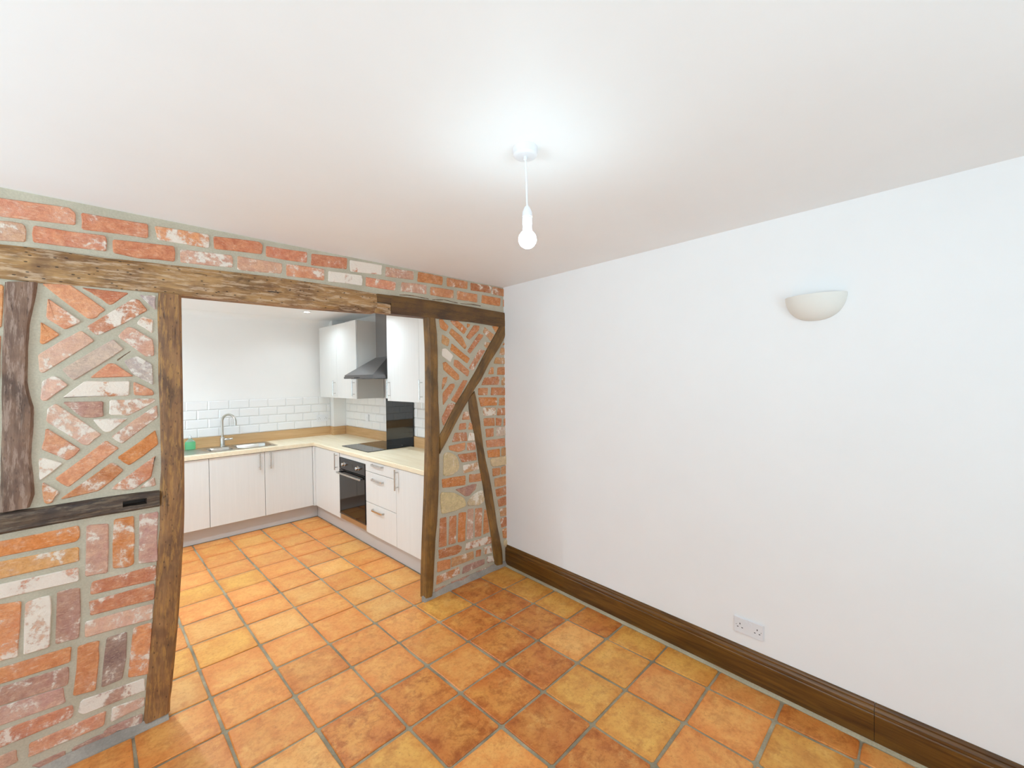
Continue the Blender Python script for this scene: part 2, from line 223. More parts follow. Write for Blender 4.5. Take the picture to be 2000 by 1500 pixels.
TIMBER = {
  'beam_left': ([(-2.8642, 2.1715),(-2.789, 2.172),(-2.7084, 2.1789),(-2.4975, 2.1756),(-2.3227, 2.185),(-2.1318, 2.1916),(-2.0799, 2.1928),(-1.7913, 2.202),(-1.5058, 2.2008),(-1.1893, 2.1895)],
      [(-2.8668, 2.0401),(-2.7916, 2.0383),(-2.6888, 2.0355),(-2.5388, 2.0424),(-2.3104, 2.0461),(-2.2211, 2.0455),(-1.8962, 2.0486),(-1.6285, 2.0498),(-1.3125, 2.0579),(-1.1917, 2.0635)]),
  'beam_right': ([(-1.084, 2.193),(-0.7586, 2.1975),(-0.3925, 2.1928),(0.0594, 2.1802)],
      [(-1.0863, 2.0671),(-0.8055, 2.0687),(-0.3465, 2.0699),(0.0508, 2.0542)]),
  'stud': ([(-2.7814, 2.0257),(-2.7888, 1.8442),(-2.7938, 1.7222),(-2.7991, 1.5192),(-2.8056, 1.3166),(-2.8122, 1.1123)],
      [(-2.6902, 2.0374),(-2.6989, 1.9521),(-2.7144, 1.8708),(-2.7203, 1.7804),(-2.7276, 1.6194),(-2.7164, 1.554),(-2.7088, 1.5136),(-2.7208, 1.325),(-2.7173, 1.2189),(-2.714, 1.1717),(-2.729, 1.1158)]),
  'rail': ([(-2.8849, 1.1118),(-2.8096, 1.1137),(-2.7208, 1.1097),(-2.631, 1.111),(-2.4335, 1.11),(-2.3228, 1.1045)],
      [(-2.8867, 1.0215),(-2.8113, 1.0245),(-2.6144, 1.0279),(-2.3243, 1.0262)]),
  'post_left': ([(-2.3085, 2.0464),(-2.3141, 1.9532),(-2.3128, 1.8216),(-2.3162, 1.6456),(-2.3134, 1.4986),(-2.314, 1.3661),(-2.3132, 1.2111),(-2.3205, 1.1238),(-2.3243, 0.9252),(-2.3384, 0.7817),(-2.3445, 0.6609),(-2.3565, 0.5184),(-2.3731, 0.33),(-2.3864, 0.2147),(-2.3918, 0.1202),(-2.4028, 0.022)],
      [(-2.2211, 2.0455),(-2.2231, 1.7358),(-2.2239, 1.5844),(-2.2263, 1.3569),(-2.2249, 1.2197),(-2.23, 0.9514),(-2.2364, 0.8259),(-2.2473, 0.6769),(-2.2611, 0.4791),(-2.2738, 0.3327),(-2.2932, 0.1405),(-2.3045, 0.0562),(-2.3032, 0.0253)]),
  'post_right': ([(-0.7922, 2.0699),(-0.7829, 1.8454),(-0.7848, 1.6195),(-0.7923, 1.2051),(-0.811, 0.7926),(-0.8355, 0.4216),(-0.8491, 0.1623),(-0.8517, 0.0164)],
      [(-0.7154, 2.0694),(-0.7038, 1.9443),(-0.7014, 1.8181),(-0.7027, 1.6186),(-0.6996, 1.4071),(-0.6933, 1.237),(-0.6961, 1.0867),(-0.7026, 0.9834),(-0.7109, 0.7841),(-0.7239, 0.5824),(-0.7506, 0.3817),(-0.7696, 0.0923),(-0.7803, 0.0081)]),
  'brace_long': ([(-0.0483, 2.0687),(-0.2081, 1.8536),(-0.328, 1.6812),(-0.457, 1.5147),(-0.5349, 1.4295),(-0.6662, 1.2305),(-0.6989, 1.1913)],
      [(0.0382, 2.0577),(0.0292, 2.0125),(-0.0514, 1.893),(-0.1848, 1.7416),(-0.2809, 1.6015),(-0.3426, 1.5371),(-0.3971, 1.4635),(-0.4677, 1.3774),(-0.5478, 1.2669),(-0.6383, 1.134),(-0.6966, 1.0559)]),
  'brace_short': ([(-0.4088, 1.4599),(-0.4049, 1.353),(-0.367, 1.2284),(-0.3268, 1.047),(-0.3072, 0.9075),(-0.2709, 0.7518),(-0.2432, 0.5886),(-0.2189, 0.4737),(-0.1922, 0.3441),(-0.1679, 0.1636),(-0.1392, 0.0104)],
      [(-0.3457, 1.5152),(-0.32, 1.4226),(-0.2873, 1.2443),(-0.2599, 1.0512),(-0.2283, 0.9105),(-0.1957, 0.8001),(-0.1688, 0.6763),(-0.1419, 0.5271),(-0.1148, 0.3673),(-0.0809, 0.2347),(-0.0582, 0.1305),(-0.0543, 0.0046)]),
}
SCARF = [[(-1.205, 2.1299), (-1.0871, 2.1298), (-1.0883, 2.0651), (-1.2063, 2.0637)], [(-1.1875, 2.1897), (-1.0724, 2.191), (-1.0735, 2.1331), (-1.1885, 2.1352)]]
MORTISE = (-2.4514, -2.3698)


# ------------------------------------------------------------------ materials
def lin(c):
    return tuple((v/255/12.92 if v/255 <= .04045 else ((v/255+.055)/1.055)**2.4) for v in c)
def L4(c): return lin(c)+(1,)
class NT:
    def __init__(s, name):
        s.m = bpy.data.materials.new(name); s.m.use_nodes = True; s.t = s.m.node_tree; s.p = s.t.nodes['Principled BSDF']
    def n(s, typ, **kw):
        nd = s.t.nodes.new(typ)
        for k, v in kw.items():
            if k.startswith('i_'):
                key = k[2:]; key = int(key) if key.isdigit() else key.replace('_', ' ')
                if isinstance(v, bpy.types.NodeSocket): s.t.links.new(v, nd.inputs[key])
                else: nd.inputs[key].default_value = v
            else: setattr(nd, k, v)
        return nd
    def ln(s, a, b): s.t.links.new(a, b)
    def set(s, **kw):
        for k, v in kw.items():
            k = k.replace('_', ' ')
            if isinstance(v, bpy.types.NodeSocket): s.ln(v, s.p.inputs[k])
            else: s.p.inputs[k].default_value = v
        return s
    def noise(s, vec, scale, detail=4, rough=.6, dist=0.):
        return s.n('ShaderNodeTexNoise', i_Vector=vec, i_Scale=scale, i_Detail=detail, i_Roughness=rough, i_Distortion=dist).outputs['Fac']
    def ramp(s, fac, a, b, ca=(0, 0, 0, 1), cb=(1, 1, 1, 1)):
        r = s.n('ShaderNodeValToRGB', i_0=fac); e = r.color_ramp.elements
        e[0].position = a; e[0].color = ca; e[1].position = b; e[1].color = cb; return r.outputs[0]
    def mix(s, fac, a, b, mode='MIX'):
        x = s.n('ShaderNodeMix', data_type='RGBA', blend_type=mode)
        for k, v in ((0, fac), (6, a), (7, b)):
            if isinstance(v, bpy.types.NodeSocket): s.ln(v, x.inputs[k])
            else: x.inputs[k].default_value = v
        return x.outputs[2]
    def math(s, op, a, b=0., c=0.):
        x = s.n('ShaderNodeMath', operation=op)
        for k, v in enumerate((a, b, c)):
            if isinstance(v, bpy.types.NodeSocket): s.ln(v, x.inputs[k])
            else: x.inputs[k].default_value = v
        return x.outputs[0]
    def bump(s, h, strength=.3, dist=.01):
        s.ln(s.n('ShaderNodeBump', i_Height=h, i_Strength=strength, i_Distance=dist).outputs[0], s.p.inputs['Normal']); return s
    def pos(s): return s.n('ShaderNodeNewGeometry').outputs['Position']
    def obj(s): return s.n('ShaderNodeTexCoord').outputs['Object']
    def attr(s, name, out='Color'): return s.n('ShaderNodeAttribute', attribute_type='OBJECT', attribute_name=name).outputs[out]
    def scaled(s, vec, sc): 
        return s.n('ShaderNodeMapping', i_0=vec, i_Scale=sc).outputs[0]

def plain(name, c, rough=.5, metal=0., **kw):
    t = NT(name); t.set(Base_Color=L4(c), Roughness=rough, Metallic=metal, **kw); return t.m

def paint(name, c, rough=.75, amp=.04):
    t = NT(name); q = t.pos(); n = t.noise(q, 3, 3)
    t.set(Base_Color=t.mix(n, L4(tuple(v*(1-amp) for v in c)), L4(c)), Roughness=rough)
    return t.bump(t.noise(q, 160, 3), .04, .002).m

def brick_mat():
    t = NT('old_brick'); q = t.pos(); tone = t.attr('tone'); lime = t.attr('lime', 'Fac'); seed = t.attr('seed', 'Fac')
    v = t.n('ShaderNodeVectorMath', operation='ADD', i_0=q)
    cmb = t.n('ShaderNodeCombineXYZ', i_0=seed, i_1=seed, i_2=seed).outputs[0]; t.ln(cmb, v.inputs[1]); q = v.outputs[0]
    n1 = t.noise(q, 26, 6, .7, .5); n2 = t.noise(q, 120, 4, .75); n3 = t.noise(t.scaled(q, (1, 1, 4)), 34, 5, .7, 1.); n5 = t.noise(q, 11, 3, .6, .6)
    dk = t.mix(1., tone, (.60, .50, .50, 1), 'MULTIPLY'); lt = t.mix(.38, tone, L4((246, 206, 160)))
    c = t.mix(t.ramp(n1, .34, .64), dk, lt)
    c = t.mix(.45, c, tone)
    c = t.mix(t.math('MULTIPLY', t.ramp(n5, .50, .66), .5), c, t.mix(1., tone, (.92, .86, .95, 1), 'MULTIPLY'))
    c = t.mix(t.math('MULTIPLY', t.ramp(n2, .50, .64), .35), c, dk)
    c = t.mix(t.math('MULTIPLY', t.ramp(n3, .54, .68), .5), c, L4((236, 206, 180)))
    # thin lime bloom, then thicker limewash left on the face with ragged edges
    n4 = t.math('ADD', t.math('MULTIPLY', t.noise(q, 14, 2, .5, .6), .62), t.math('MULTIPLY', t.noise(q, 64, 5, .75), .38))
    th = t.math('SUBTRACT', .69, t.math('MULTIPLY', lime, .42))
    df = t.math('SUBTRACT', n4, th)
    veil = t.n('ShaderNodeClamp', i_Value=t.math('MULTIPLY', t.math('ADD', df, .10), 4.)).outputs[0]
    c = t.mix(t.math('MULTIPLY', veil, .34), c, L4((240, 220, 206)))
    wm = t.n('ShaderNodeClamp', i_Value=t.math('MULTIPLY', df, 16.)).outputs[0]
    c = t.mix(t.math('MULTIPLY', wm, .8), c, L4((243, 235, 222)))
    t.set(Base_Color=c, Roughness=.88)
    return t.bump(t.math('ADD', t.math('ADD', n1, t.math('MULTIPLY', n2, .9)), t.math('MULTIPLY', wm, .35)), .8, .005).m

def mortar_mat(name, a, b):
    t = NT(name); q = t.pos(); n = t.noise(q, 5, 4); n2 = t.noise(q, 130, 4)
    c = t.mix(t.ramp(n, .3, .7), L4(a), L4(b)); c = t.mix(t.math('MULTIPLY', t.ramp(n2, .35, .65), .25), c, L4(tuple(v*.75 for v in a)))
    t.set(Base_Color=c, Roughness=.9); return t.bump(n2, .35, .003).m

def timber_mat(name, a, b, d, rough=.55, pale=None, crack=.5, sx=2.2):
    t = NT(name); q = t.obj(); g = t.scaled(q, (sx, 26, 26)); gl = t.scaled(q, (sx*.6, 9, 9))
    n1 = t.noise(gl, 1, 5, .6, 1.2); n2 = t.noise(g, 2.2, 6, .7, .5); n3 = t.noise(q, 7, 3)
    c = t.mix(t.ramp(n1, .34, .66), L4(a), L4(b))
    c = t.mix(t.math('MULTIPLY', t.ramp(n2, .45, .62), .55), c, L4(d))
    c = t.mix(t.math('MULTIPLY', t.ramp(n3, .46, .62), .6), c, L4(d))
    c = t.mix(t.math('MULTIPLY', t.ramp(t.noise(t.scaled(q, (3, 9, 9)), 1.2, 4, .6, .5), .56, .68), .6), c, L4(tuple(v*.62 for v in d)))
    if pale: c = t.mix(t.math('MULTIPLY', t.ramp(t.noise(t.scaled(q, (6, 40, 40)), 1.5, 5, .7), .5, .6), .65), c, L4(pale))
    ck = t.ramp(t.noise(t.scaled(q, (2.6, 48, 48)), 1.3, 3, .5, .6), .66, .70)
    c = t.mix(t.math('MULTIPLY', ck, crack), c, L4((42, 28, 22)))
    holes = t.n('ShaderNodeTexVoronoi', i_Vector=t.scaled(q, (18, 40, 40)), i_Scale=1.4).outputs['Distance']
    c = t.mix(t.math('MULTIPLY', t.math('LESS_THAN', holes, .14), crack), c, L4((38, 25, 20)))
    t.set(Base_Color=c, Roughness=rough)
    h = t.math('SUBTRACT', t.math('ADD', t.math('MULTIPLY', n2, .8), n1), t.math('MULTIPLY', ck, .8))
    return t.bump(h, .6, .006).m

def tile_mat():
    t = NT('terracotta_tile'); q0 = t.pos(); tone = t.attr('tone'); ton2 = t.attr('tone2'); seed = t.attr('seed', 'Fac'); stain = t.attr('stain', 'Fac')
    v = t.n('ShaderNodeVectorMath', operation='ADD', i_0=q0); t.ln(t.n('ShaderNodeCombineXYZ', i_0=seed, i_1=seed, i_2=seed).outputs[0], v.inputs[1]); q = v.outputs[0]
    n1 = t.noise(q, 6, 4, .6, .3); n2 = t.noise(q, 55, 5, .7); n3 = t.noise(q, 15, 7, .72, .25); n4 = t.noise(q, 130, 2); n5 = t.noise(q, 9, 5, .7, .3)
    c = t.mix(t.ramp(n1, .36, .64), tone, ton2)
    sep = t.n('ShaderNodeSeparateXYZ', i_0=t.obj()).outputs
    ed = t.math('MAXIMUM', t.math('ABSOLUTE', sep[0]), t.math('ABSOLUTE', sep[1]))
    ed = t.math('ADD', ed, t.math('MULTIPLY', t.math('SUBTRACT', n3, .5), .14))
    c = t.mix(t.math('MULTIPLY', t.ramp(ed, .090, .140), .6), c, t.mix(1., tone, (.92, .72, .52, 1), 'MULTIPLY'))
    c = t.mix(t.math('MULTIPLY', t.ramp(n5, .54, .70), .4), c, L4((238, 190, 112)))
    c = t.mix(t.math('MULTIPLY', t.ramp(n2, .48, .66), .4), c, t.mix(1., tone, (.74, .62, .46, 1), 'MULTIPLY'))
    c = t.mix(t.math('MULTIPLY', t.ramp(n3, .48, .68), stain), c, t.mix(1., tone, (.52, .36, .22, 1), 'MULTIPLY'))
    c = t.mix(t.math('MULTIPLY', t.ramp(n4, .67, .71), .45), c, L4((100, 64, 34)))
    rr = t.math('ADD', .27, t.math('MULTIPLY', n2, .28))
    t.set(Base_Color=c, Roughness=rr)
    t.p.inputs['Specular IOR Level'].default_value = .45
    return t.bump(t.math('ADD', t.math('MULTIPLY', n1, 1.5), t.math('MULTIPLY', n2, .5)), .25, .006).m

def oak_mat(name, a, b, d, axis, rough=.4):
    t = NT(name); q = t.pos(); sc = (1.6, 30, 30) if axis == 'x' else (30, 1.6, 30)
    n1 = t.noise(t.scaled(q, sc), 1, 5, .6, .6); n2 = t.noise(t.scaled(q, tuple(v*3 for v in sc)), 1, 3)
    c = t.mix(t.ramp(n1, .35, .65), L4(a), L4(b)); c = t.mix(t.math('MULTIPLY', t.ramp(n2, .5, .7), .35), c, L4(d))
    t.set(Base_Color=c, Roughness=rough); return t.bump(n1, .06, .002).m

def front_mat():
    t = NT('pale_grey_cabinet_front'); q = t.pos(); n = t.noise(t.scaled(q, (60, 60, 2)), 1, 4)
    t.set(Base_Color=t.mix(n, L4((222, 223, 221)), L4((232, 233, 231))), Roughness=.42); return t.bump(n, .05, .001).m

def skirting_mat():
    t = NT('dark_stained_skirting'); q = t.pos(); g = t.scaled(q, (14, 1.6, 34)); n1 = t.noise(g, 1, 5, .6, 1.); n2 = t.noise(t.scaled(q, (40, 4, 90)), 1, 4)
    c = t.mix(t.ramp(n1, .32, .68), L4((78, 48, 16)), L4((124, 84, 32))); c = t.mix(t.math('MULTIPLY', t.ramp(n2, .48, .64), .5), c, L4((62, 36, 16)))
    c = t.mix(t.math('MULTIPLY', t.ramp(t.noise(q, 5, 2), .66, .72), .6), c, L4((42, 27, 16)))
    t.set(Base_Color=c, Roughness=.3); return t.bump(n1, .1, .002).m

def steel(name, c=(200, 198, 192), rough=.25):
    t = NT(name); q = t.obj(); n = t.noise(t.scaled(q, (4, 120, 120)), 1, 3)
    t.set(Base_Color=L4(c), Metallic=1., Roughness=t.math('ADD', rough, t.math('MULTIPLY', n, .1))); return t.m

def emit(name, c, s):
    t = NT(name); t.set(Base_Color=(.8, .8, .8, 1), Emission_Color=L4(c), Emission_Strength=s); return t.m

def pane_mat():
    mt = bpy.data.materials.new('window_glass'); mt.use_nodes = True; t = mt.node_tree; t.nodes.clear()
    o = t.nodes.new('ShaderNodeOutputMaterial'); mx = t.nodes.new('ShaderNodeMixShader'); mx.inputs[0].default_value = .08
    a = t.nodes.new('ShaderNodeBsdfTransparent'); g = t.nodes.new('ShaderNodeBsdfGlossy'); g.inputs['Roughness'].default_value = .02
    t.links.new(a.outputs[0], mx.inputs[1]); t.links.new(g.outputs[0], mx.inputs[2]); t.links.new(mx.outputs[0], o.inputs[0]); return mt

M = dict(
  wall=paint('white_wall_paint', (244, 244, 244), .75, .02), ceil=paint('white_ceiling_paint', (246, 246, 246), .6, .02), kwall=paint('kitchen_wall_paint', (243, 243, 242), .75, .02),
  brick=brick_mat(), mortar=mortar_mat('sage_lime_mortar', (182, 173, 152), (204, 196, 176)), cement=mortar_mat('grey_cement', (140, 132, 124), (184, 174, 162)),
  grout=mortar_mat('floor_grout', (122, 112, 92), (184, 172, 144)), tile=tile_mat(),
  beam=timber_mat('weathered_oak_beam', (150, 106, 54), (186, 146, 98), (102, 70, 48), .7, (206, 178, 148), .8),
  beam2=timber_mat('brown_oak_beam', (104, 72, 30), (124, 88, 42), (78, 52, 34), .55, None, .35),
  stud=timber_mat('purple_brown_oak', (124, 94, 76), (154, 122, 100), (100, 74, 62), .65, (172, 146, 130), .3),
  post=timber_mat('oak_post', (138, 96, 56), (164, 120, 78), (102, 70, 50), .5, (184, 136, 74), .55),
  rail=timber_mat('dark_oak_rail', (64, 50, 44), (104, 84, 66), (48, 38, 38), .6, (128, 112, 92), .5),
  brace=timber_mat('olive_oak_brace', (118, 82, 36), (148, 108, 52), (94, 66, 36), .5, None, .35),
  front=front_mat(), carcass=plain('pale_carcass', (216, 215, 210), .5), plinth=plain('grey_plinth', (196, 194, 192), .45),
  top=oak_mat('pale_oak_worktop_long', (236, 222, 192), (246, 234, 208), (222, 202, 166), 'y', .45),
  upst=oak_mat('oak_upstand', (196, 156, 108), (212, 176, 130), (176, 134, 88), 'x', .5),
  metro=plain('white_glazed_tile', (240, 240, 240), .12), wgrout=plain('white_tile_grout', (212, 212, 208), .9),
  steel=steel('brushed_steel'), chrome=plain('satin_nickel', (214, 214, 212), .24, 1.), dsteel=steel('hood_steel', (120, 119, 120), .28),
  black=plain('black_glass', (12, 12, 14), .04), oven=plain('oven_black', (26, 26, 30), .12), knob=plain('polished_knob', (226, 228, 232), .12, 1.), dark=plain('dark_recess', (30, 26, 24), .8),
  bframe=plain('oven_edge', (60, 60, 64), .3, .6),
  white=plain('white_plastic', (232, 233, 236), .3), slot=plain('socket_slot', (40, 40, 42), .6), plaster=plain('plaster_uplighter', (232, 230, 223), .6),
  skirt=skirting_mat(), green=plain('green_soap', (140, 240, 190), .08, Transmission_Weight=.65, IOR=1.33), clear=plain('clear_plastic', (214, 240, 226), .1, Transmission_Weight=.7, IOR=1.4),
  bulb=emit('lit_bulb', (202, 238, 252), 78), lens=emit('lit_downlight', (255, 244, 226), 14.), frame=plain('white_window_frame', (240, 240, 238), .35), glass=pane_mat(), pin=plain('brass_screw', (170, 168, 164), .3, 1.))

# ------------------------------------------------------------------ builders
def link(name, me, mat, parent=None, loc=None):
    o = bpy.data.objects.new(name, me); COL.objects.link(o)
    for mm in (mat if isinstance(mat, (list, tuple)) else [mat]): me.materials.append(mm)
    if parent: o.parent = parent
    if loc is not None: o.location = loc
    return o
def wloc(p):
    v = Vector((0, 0, 0))
    while p: v += p.location; p = p.parent
    return v
def from_bm(name, bm, mat, parent=None, smooth=False, center=True):
    """bm holds world coordinates; origin goes to the middle of its base"""
    bmesh.ops.recalc_face_normals(bm, faces=bm.faces)
    xs = [v.co for v in bm.verts]
    lo = Vector((min(c.x for c in xs), min(c.y for c in xs), min(c.z for c in xs))); hi = Vector((max(c.x for c in xs), max(c.y for c in xs), max(c.z for c in xs)))
    org = Vector(((lo.x+hi.x)/2, (lo.y+hi.y)/2, lo.z))
    bmesh.ops.translate(bm, verts=bm.verts, vec=-org)
    me = bpy.data.meshes.new(name); bm.to_mesh(me); bm.free()
    if smooth:
        for f in me.polygons: f.use_smooth = True
        me.set_sharp_from_angle(angle=math.radians(40))
    return link(name, me, mat, parent, org-wloc(parent))
def tag(o, label, cat, group=None):
    o['label'] = label; o['category'] = cat
    if group: o['group'] = group
    return o
def struct(o): o['kind'] = 'structure'; return o
def empty(name, loc, label=None, cat=None, group=None):
    o = bpy.data.objects.new(name, None); COL.objects.link(o); o.location = loc; o.empty_display_size = .05
    if label: tag(o, label, cat, group)
    return o
def bm_box(bm, x0, x1, y0, y1, z0, z1, bev=0., seg=2):
    r = bmesh.ops.create_cube(bm, size=1.)
    for v in r['verts']: v.co = Vector(((x0+x1)/2+v.co.x*(x1-x0), (y0+y1)/2+v.co.y*(y1-y0), (z0+z1)/2+v.co.z*(z1-z0)))
    if bev:
        es = list({e for v in r['verts'] for e in v.link_edges})
        bmesh.ops.bevel(bm, geom=es, offset=bev, segments=seg, affect='EDGES', profile=.5)
def box(name, x0, x1, y0, y1, z0, z1, mat, parent=None, bev=0.):
    bm = bmesh.new(); bm_box(bm, x0, x1, y0, y1, z0, z1, bev); return from_bm(name, bm, mat, parent)
def bm_prism(bm, poly, fn):
    """poly: 2-D outline; fn(p, k) -> point for the k = 0 / 1 side"""
    a = [bm.verts.new(fn(p, 0)) for p in poly]; b = [bm.verts.new(fn(p, 1)) for p in poly]; n = len(poly)
    bm.faces.new(a); bm.faces.new(b[::-1])
    for i in range(n): bm.faces.new((a[i], b[i], b[(i+1) % n], a[(i+1) % n]))
def bm_rings(bm, rings, closed=True, caps=True):
    vs = [[bm.verts.new(p) for p in r] for r in rings]
    for a, b in zip(vs, vs[1:]):
        n = len(a)
        for i in range(n if closed else n-1): bm.faces.new((a[i], a[(i+1) % n], b[(i+1) % n], b[i]))
    if caps: bm.faces.new(vs[0]); bm.faces.new(vs[-1][::-1])
    return vs
def bm_lathe(bm, prof, loc, seg=24):
    """prof: (radius, z) list from bottom to top"""
    bm_rings(bm, [[Vector(loc)+Vector((r*math.cos(t), r*math.sin(t), z)) for t in [2*math.pi*k/seg for k in range(seg)]] for r, z in prof])
def bm_tube(bm, pts, r, seg=12):
    pts = [Vector(p) for p in pts]; rings = []; side = None
    for i, p in enumerate(pts):
        d = (pts[min(i+1, len(pts)-1)]-pts[max(i-1, 0)]).normalized()
        if side is None: side = d.orthogonal().normalized()
        side = (side-d*side.dot(d)).normalized(); o = d.cross(side)
        rr = r[i] if isinstance(r, (list, tuple)) else r
        rings.append([p+rr*(math.cos(t)*side+math.sin(t)*o) for t in [2*math.pi*k/seg for k in range(seg)]])
    bm_rings(bm, rings)
def tube(name, pts, r, mat, parent=None, seg=12):
    bm = bmesh.new(); bm_tube(bm, pts, r, seg); return from_bm(name, bm, mat, parent, smooth=True)
def lathe(name, prof, loc, mat, parent=None, seg=24):
    bm = bmesh.new(); bm_lathe(bm, prof, loc, seg); return from_bm(name, bm, mat, parent, smooth=True)
def bm_cells(bm, us, vs, keep, fn):
    """solid made of grid cells; fn(u, v, k) -> point, k = 0 / 1 the two faces"""
    V = {}
    def g(i, j, k):
        if (i, j, k) not in V: V[i, j, k] = bm.verts.new(fn(us[i], vs[j], k))
        return V[i, j, k]
    C = {(i, j) for i in range(len(us)-1) for j in range(len(vs)-1) if keep(i, j)}
    for i, j in C:
        bm.faces.new((g(i, j, 0), g(i+1, j, 0), g(i+1, j+1, 0), g(i, j+1, 0)))
        bm.faces.new((g(i, j, 1), g(i, j+1, 1), g(i+1, j+1, 1), g(i+1, j, 1)))
        for di, dj, a, b in ((-1, 0, (i, j+1), (i, j)), (1, 0, (i+1, j), (i+1, j+1)), (0, -1, (i, j), (i+1, j)), (0, 1, (i+1, j+1), (i, j+1))):
            if (i+di, j+dj) not in C: bm.faces.new((g(*a, 0), g(*a, 1), g(*b, 1), g(*b, 0)))
def cells(name, us, vs, keep, fn, mat, parent=None):
    bm = bmesh.new(); bm_cells(bm, us, vs, keep, fn); return from_bm(name, bm, mat, parent)
def round_poly(p, r, jit=0., mid=True, rnd=random):
    out = []; n = len(p); P = [Vector(q) for q in p]
    for i in range(n):
        a, b, c = P[i-1], P[i], P[(i+1) % n]; d1 = a-b; d2 = c-b
        k1 = min(r, d1.length*.3); k2 = min(r, d2.length*.3)
        out.append(b+d1.normalized()*k1); out.append(b+d2.normalized()*k2)
        if mid and d2.length > .05: out.append(b+d2*.5+Vector((rnd.uniform(-jit, jit), rnd.uniform(-jit, jit))))
    return [q+Vector((rnd.uniform(-jit, jit)*.5, rnd.uniform(-jit, jit)*.5)) for q in out]
def inset(p, d):
    c = sum(p, Vector((0, 0)))/len(p); out = []; n = len(p)
    ar = sum(p[i].x*p[(i+1) % n].y-p[(i+1) % n].x*p[i].y for i in range(n))
    sg = 1 if ar > 0 else -1
    for i in range(n):
        t = (p[(i+1) % n]-p[i-1]); 
        nn = Vector((-t.y, t.x)).normalized()*sg if t.length > 1e-6 else (c-p[i]).normalized()
        out.append(p[i]+nn*d)
    return out
def clip(poly, n, d):
    """keep the side where p.n <= d"""
    out = []
    for i in range(len(poly)):
        a, b = poly[i-1], poly[i]; fa, fb = a.dot(n)-d, b.dot(n)-d
        if (fa <= 0) != (fb <= 0): out.append(a+(b-a)*(fa/(fa-fb)))
        if fb <= 0: out.append(b)
    return out

# ------------------------------------------------------------------ the shell of the two rooms
DN2 = Vector((DN.x, DN.y))
struct(box('floor', XL-.1, .25, YN-.1, KB+.1, -.12, -.006, M['grout']))
FLOOR = bpy.data.objects['floor']
struct(box('ceiling', XL-.1, .25, YN-.1, KB+.1, H, H+.12, M['ceil']))
bm = bmesh.new(); bm_prism(bm, [(-.0, 0), (4.4, 0), (4.4, .12), (-.0, .12)], lambda p, k: RW(p[0], -p[1], -.05 if k == 0 else H))
struct(from_bm('wall_right', bm, M['wall']))
def window_wall(name, us, fn, wn):
    """wall with one window; us: outer and window limits along the wall"""
    zs = [-.05, .9, 2.1, H]
    o = struct(cells(name, us, zs, lambda i, j: not (i == 1 and j == 1), fn, M['wall']))
    g = .05
    fr = struct(cells('window_%d' % wn, [us[1], us[1]+g, (us[1]+us[2])/2-g/2, (us[1]+us[2])/2+g/2, us[2]-g, us[2]], [.9, .9+g, 2.1-g, 2.1],
                lambda i, j: not (i in (1, 3) and j == 1), lambda u, v, k: fn(u, v, .35+.3*k), M['frame']))
    for a, b in ((us[1]+g, (us[1]+us[2])/2-g/2), ((us[1]+us[2])/2+g/2, us[2]-g)):
        bm = bmesh.new(); bm_cells(bm, [a, b], [.9+g, 2.1-g], lambda i, j: True, lambda u, v, k: fn(u, v, .48+.04*k)); from_bm('pane', bm, M['glass'], fr)
window_wall('wall_left', [YN, -1.95, -0.45, 0.], lambda u, v, k: Vector((XL-.1*k, u, v)), 1)
window_wall('wall_rear', [XL, -3.15, -1.65, 0.], lambda u, v, k: Vector((u, YN-.1*k, v)), 2)
struct(box('wall_kitchen_back', XL-.1, .1, KB, KB+.1, -.05, H, M['kwall']))
struct(box('wall_kitchen_right', KR, KR+.12, PT, KB, -.05, H, M['kwall']))
window_wall('wall_kitchen_left', [PT, 1.0, 2.2, KB], lambda u, v, k: Vector((-3.2-.1*k, u, v)), 3)  # window in this unseen wall is invented, to let fill light in
# soft cove where the kitchen ceiling meets its back wall
bm = bmesh.new(); rr = .07
prof = [(KB, H), (KB-rr, H)] + [(KB-rr+rr*math.sin(t), H-rr+rr*math.cos(t)) for t in [math.pi/2*k/8 for k in range(1, 9)]]
bm_prism(bm, prof, lambda p, k: Vector((-3.2 if k == 0 else KR, p[0], p[1])))
struct(from_bm('trim_1', bm, M['kwall'], smooth=True))

# ------------------------------------------------------------------ timber-framed partition: mortar, bricks, timbers
def midline(k):
    a, b = TIMBER[k]; out = []
    for t in (0, .25, .5, .75, 1):
        pa = at_len(a, t); pb = at_len(b, t); out.append((pa+pb)/2)
    return out
def at_len(p, t):
    P = [Vector(q) for q in p]; ls = [(b-a).length for a, b in zip(P, P[1:])]; d = t*sum(ls)
    for a, b, l in zip(P, P[1:], ls):
        if d <= l+1e-9: return a+(b-a)*(d/l)
        d -= l
    return P[-1]
for _k in ('beam_left', 'rail'):
    TIMBER[_k] = tuple([(XL, e_[0][1])]+list(e_) for e_ in TIMBER[_k])
bmL = midline('beam_left'); bmR = midline('beam_right'); pl = midline('post_left'); pr = midline('post_right')
top_line = [Vector((XL, bmL[0].y))]+bmL+bmR[1:]+[Vector((.03, bmR[-1].y))]
bm = bmesh.new()
yy = lambda p, k: Vector((p[0], 0. if k == 0 else PT, p[1]))
bm_prism(bm, [Vector((XL, H))]+top_line+[Vector((.03, H))], yy)
ra, rb = TIMBER['rail']; rl = [[at_len(ra, f)*(1-v_)+at_len(rb, f)*v_ for f in (0, .25, .5, .75, 1)] for v_ in (.2, .85)]
pls = lambda z_: pl_at(z_)
def pl_at(z_):
    for a_, b_ in zip(pl, pl[1:]):
        if b_.y <= z_ <= a_.y: return Vector((a_.x+(b_.x-a_.x)*(z_-a_.y)/(b_.y-a_.y), z_))
    return Vector((pl[0].x, z_))
zt_, zb_ = rl[0][-1].y, rl[1][-1].y
